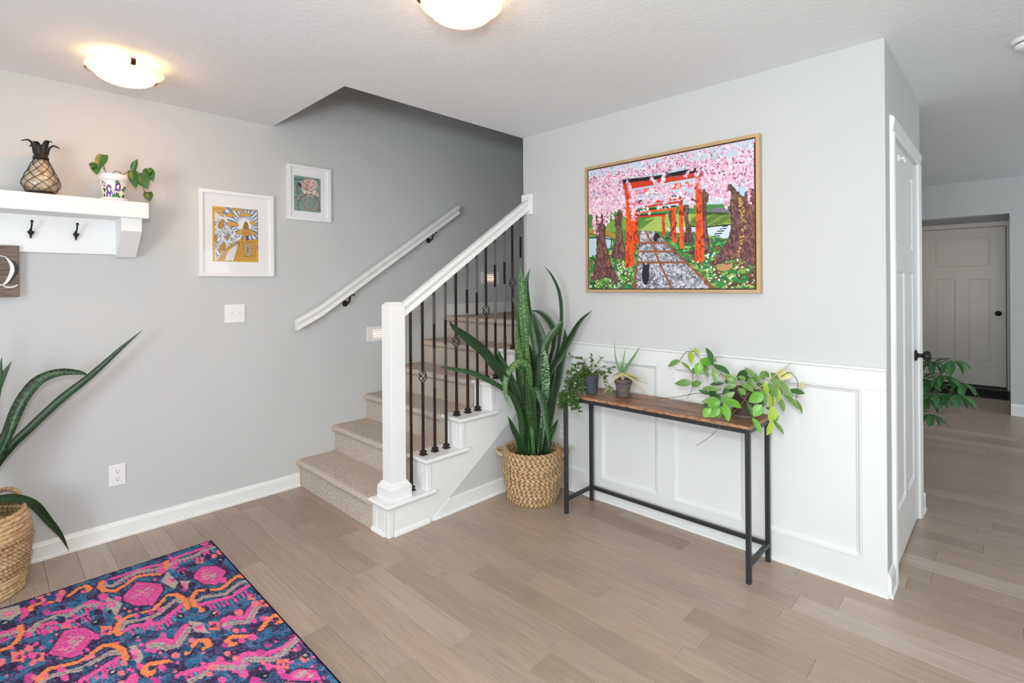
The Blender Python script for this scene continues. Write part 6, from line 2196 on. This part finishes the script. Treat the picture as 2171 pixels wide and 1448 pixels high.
for sp_, ln, wt in zip(paths, lens, wts):
    n_ = max(5, int(ln * wt * .86 / step_))
    for k in range(n_):
        u = min(1, .14 + .86 * ((k + rg.random() * .6) / n_) ** (.7 if wt > 1.5 else 1.0))
        spots.append(sp_[int(u * 39)])
rg.shuffle(spots)
rest = MB()
unit = ribbon([(0, 0, 0), (.5, 0, .10), (1.0, 0, -.02)], .66, (0, 0, 1), 6, w_oval, .25, .05)
for k, p in enumerate(spots):
    d = Vector((rg.uniform(-1, 1), rg.uniform(-1, 1), rg.uniform(-.6, .6))).normalized()
    d = (d + toward * .35).normalized()
    s_ = rg.uniform(.017, .028)
    mx_ = Matrix.Translation(p) @ d.to_track_quat('X', 'Z').to_matrix().to_4x4() @ Matrix.Rotation(rg.uniform(-.9, .9), 4, 'X') @ Matrix.Diagonal((s_, s_, s_, 1))
    if k < 290:
        o = bpy.data.objects.new('leaf', sm)
        COL.objects.link(o)
        o.parent = t
        o.matrix_parent_inverse = Matrix.Translation(-Vector(t['at']))
        o.matrix_basis = mx_
    else:
        rest.add([mx_ @ Vector(v_) for v_ in unit.v], unit.f, True)
fo = obj('foliage', rest, 'gold_leaf', t)
fo['kind'] = 'stuff'
for bl_ in (GF[3][-1], GF[7][-1], GF[0][-2]):
    p = Vector(bl_) + Vector((-.012, -.012, .008))
    m = MB()
    m.lathe([(0, -.007), (.004, -.004), (.0055, .001), (.004, .006), (0, .009)], tuple(p), 8)
    obj('bloom', m, 'petal', t)

# ---- aloe in a dark clay pot ------------------------------------------------------
AX, AY = 2.594, 1.622
t = thing('aloe_plant', 'aloe with drooping lower leaves in a dark clay pot and saucer', 'potted plant', (AX, AY, TZ))
obj('saucer', MB().lathe([(0, TZ + .0005), (.040, TZ + .0005), (.0455, TZ + .012), (.043, TZ + .012), (.039, TZ + .005), (0, TZ + .005)], (AX, AY, 0), 32), 'saucer', t)
obj('pot', MB().lathe([(0, TZ + .006), (.034, TZ + .006), (.0445, TZ + .072), (.0445, TZ + .074), (.050, TZ + .075), (.0515, TZ + .100), (.047, TZ + .101), (.044, TZ + .085), (.034, TZ + .012), (0, TZ + .012)], (AX, AY, 0), 36), 'clay', t)
soil_disc(t, AX, AY, .0445, TZ + .088)
m = MB()
m.tube([(AX, AY, TZ + .085), (AX - .003, AY + .002, TZ + .115), (AX - .004, AY + .004, TZ + .135)], [.010, .009, .011], 10)
obj('stem', m, 'al_b', t)
hub = Vector((AX - .004, AY + .004, TZ + .125))
for k, (kind, w_, pts) in enumerate(AL):
    pp = [hub + (Vector(pts[0]) - hub) * .4] + [Vector(p) for p in pts[1:]]
    for p in pp:
        p.z = max(p.z, TZ + .006)
    obj('leaf', ribbon(pp, w_ * 1.25, toward + Vector((0, 0, .3)), 18, w_taper, .5, .006 if kind == 'g' else .003), 'al_' + kind, t)

# ---- hoya in a brown pot ----------------------------------------------------------
OX, OY = 2.585, 0.940
t = thing('hoya_plant', 'sprawling hoya with glossy oval leaves in a brown pot at the table end', 'potted plant', (OX, OY, TZ))
obj('saucer', MB().lathe([(0, TZ + .0005), (.050, TZ + .0005), (.057, TZ + .016), (.0545, TZ + .016), (.049, TZ + .005), (0, TZ + .005)], (OX, OY, 0), 32), 'saucer', t)
obj('pot', MB().lathe([(0, TZ + .006), (.046, TZ + .006), (.060, TZ + .108), (.0655, TZ + .110), (.067, TZ + .140), (.062, TZ + .141), (.058, TZ + .115), (.046, TZ + .012), (0, TZ + .012)], (OX, OY, 0), 36), 'brownpot', t)
soil_disc(t, OX, OY, .058, TZ + .120)
ro = random.Random(17)
for kind, w_, a, b in HY:
    a, b = Vector(a), Vector(b)
    f_ = toward + Vector((ro.uniform(-.25, .25), ro.uniform(-.25, .25), ro.uniform(.0, .5)))
    ln = (b - a).length
    mid = (a + b) / 2 + f_.normalized() * ln * .10
    obj('leaf', ribbon([a + (a - b) * .05, mid, b + (b - a) * .05], w_ * 1.24, f_, 12, w_oval, .20, .0014), 'h_' + kind, t)
for k, vp in enumerate(HV):
    vp = [Vector(p) for p in vp]
    if k in (0, 3, 4, 10):
        vp[0] = Vector((OX - .02, OY + .02, TZ + .130))
    if k in (7, 11, 9):
        vp[0] = Vector((OX - .01, OY - .03, TZ + .130))
    if k == 3:
        vp = [p if p.z > TZ + .01 else Vector((p.x, p.y, TZ + .006)) for p in vp]
    m = MB()
    m.tube(spline(vp, 34), [.0021 - .0009 * i / 33 for i in range(34)], 6)
    obj('vine', m, 'redstem' if k % 2 else 'stem', t)
for s_ in HS:
    m = MB()
    m.tube(s_, .0019, 6)
    obj('support_stick', m, 'stick', t)

# ---- umbrella tree round the corner -----------------------------------------------
UX, UY = 4.62, 0.78
t = thing('umbrella_tree', 'green umbrella tree with whorled leaflets reaching out past the closet door', 'potted plant', (UX, UY, 0))
obj('pot', MB().lathe([(0, 0.0005), (.10, .0005), (.13, .22), (.14, .225), (.14, .25), (.125, .25), (.115, .21), (.09, .02), (0, .02)], (UX, UY, 0), 32), 'greypot', t)
soil_disc(t, UX, UY, .118, .215)
ru = random.Random(2)
lf = ribbon([(0, 0, 0), (.5, 0, .06), (1, 0, -.10)], .36, (0, 0, 1), 10, lambda u: max(.03, math.sin(math.pi * min(1, u * .96 + .02)) ** .75), .3, .012).mesh('leaflet')
lf.materials.append(M['sch'])
trunk = [(UX, UY, .2), (UX - .03, UY - .06, .45), (UX - .02, UY - .12, .70)]
m = MB()
m.tube(spline(trunk, 14), [.012 - .004 * i / 13 for i in range(14)], 8)
obj('trunk', m, 'stem', t)
whorls = [Vector(p) for p in SW] + [Vector((4.8, .8, .9)), Vector((4.5, .95, .8)), Vector((4.75, .6, 1.0))]
for wv in whorls:
    p0 = Vector(trunk[1]).lerp(Vector(trunk[2]), ru.random())
    m = MB()
    m.tube(spline([p0, (p0 + wv) / 2 + Vector((0, 0, .05)), wv], 12), [.004 - .002 * i / 11 for i in range(12)], 6)
    obj('stem', m, 'stem', t)
    n_ = 8
    for k in range(n_):
        a = 2 * math.pi * (k + ru.uniform(-.2, .2)) / n_
        d = Vector((math.cos(a) * .8, math.sin(a), -.75 + .35 * math.sin(a * 2) + ru.uniform(-.2, .2))).normalized()
        s_ = ru.uniform(.09, .125)
        o = bpy.data.objects.new('leaflet', lf)
        COL.objects.link(o)
        o.parent = t
        o.matrix_parent_inverse = Matrix.Translation(-Vector(t['at']))
        o.matrix_basis = Matrix.Translation(wv + d * .018) @ d.to_track_quat('X', 'Z').to_matrix().to_4x4() @ Matrix.Diagonal((s_, s_, s_, 1))
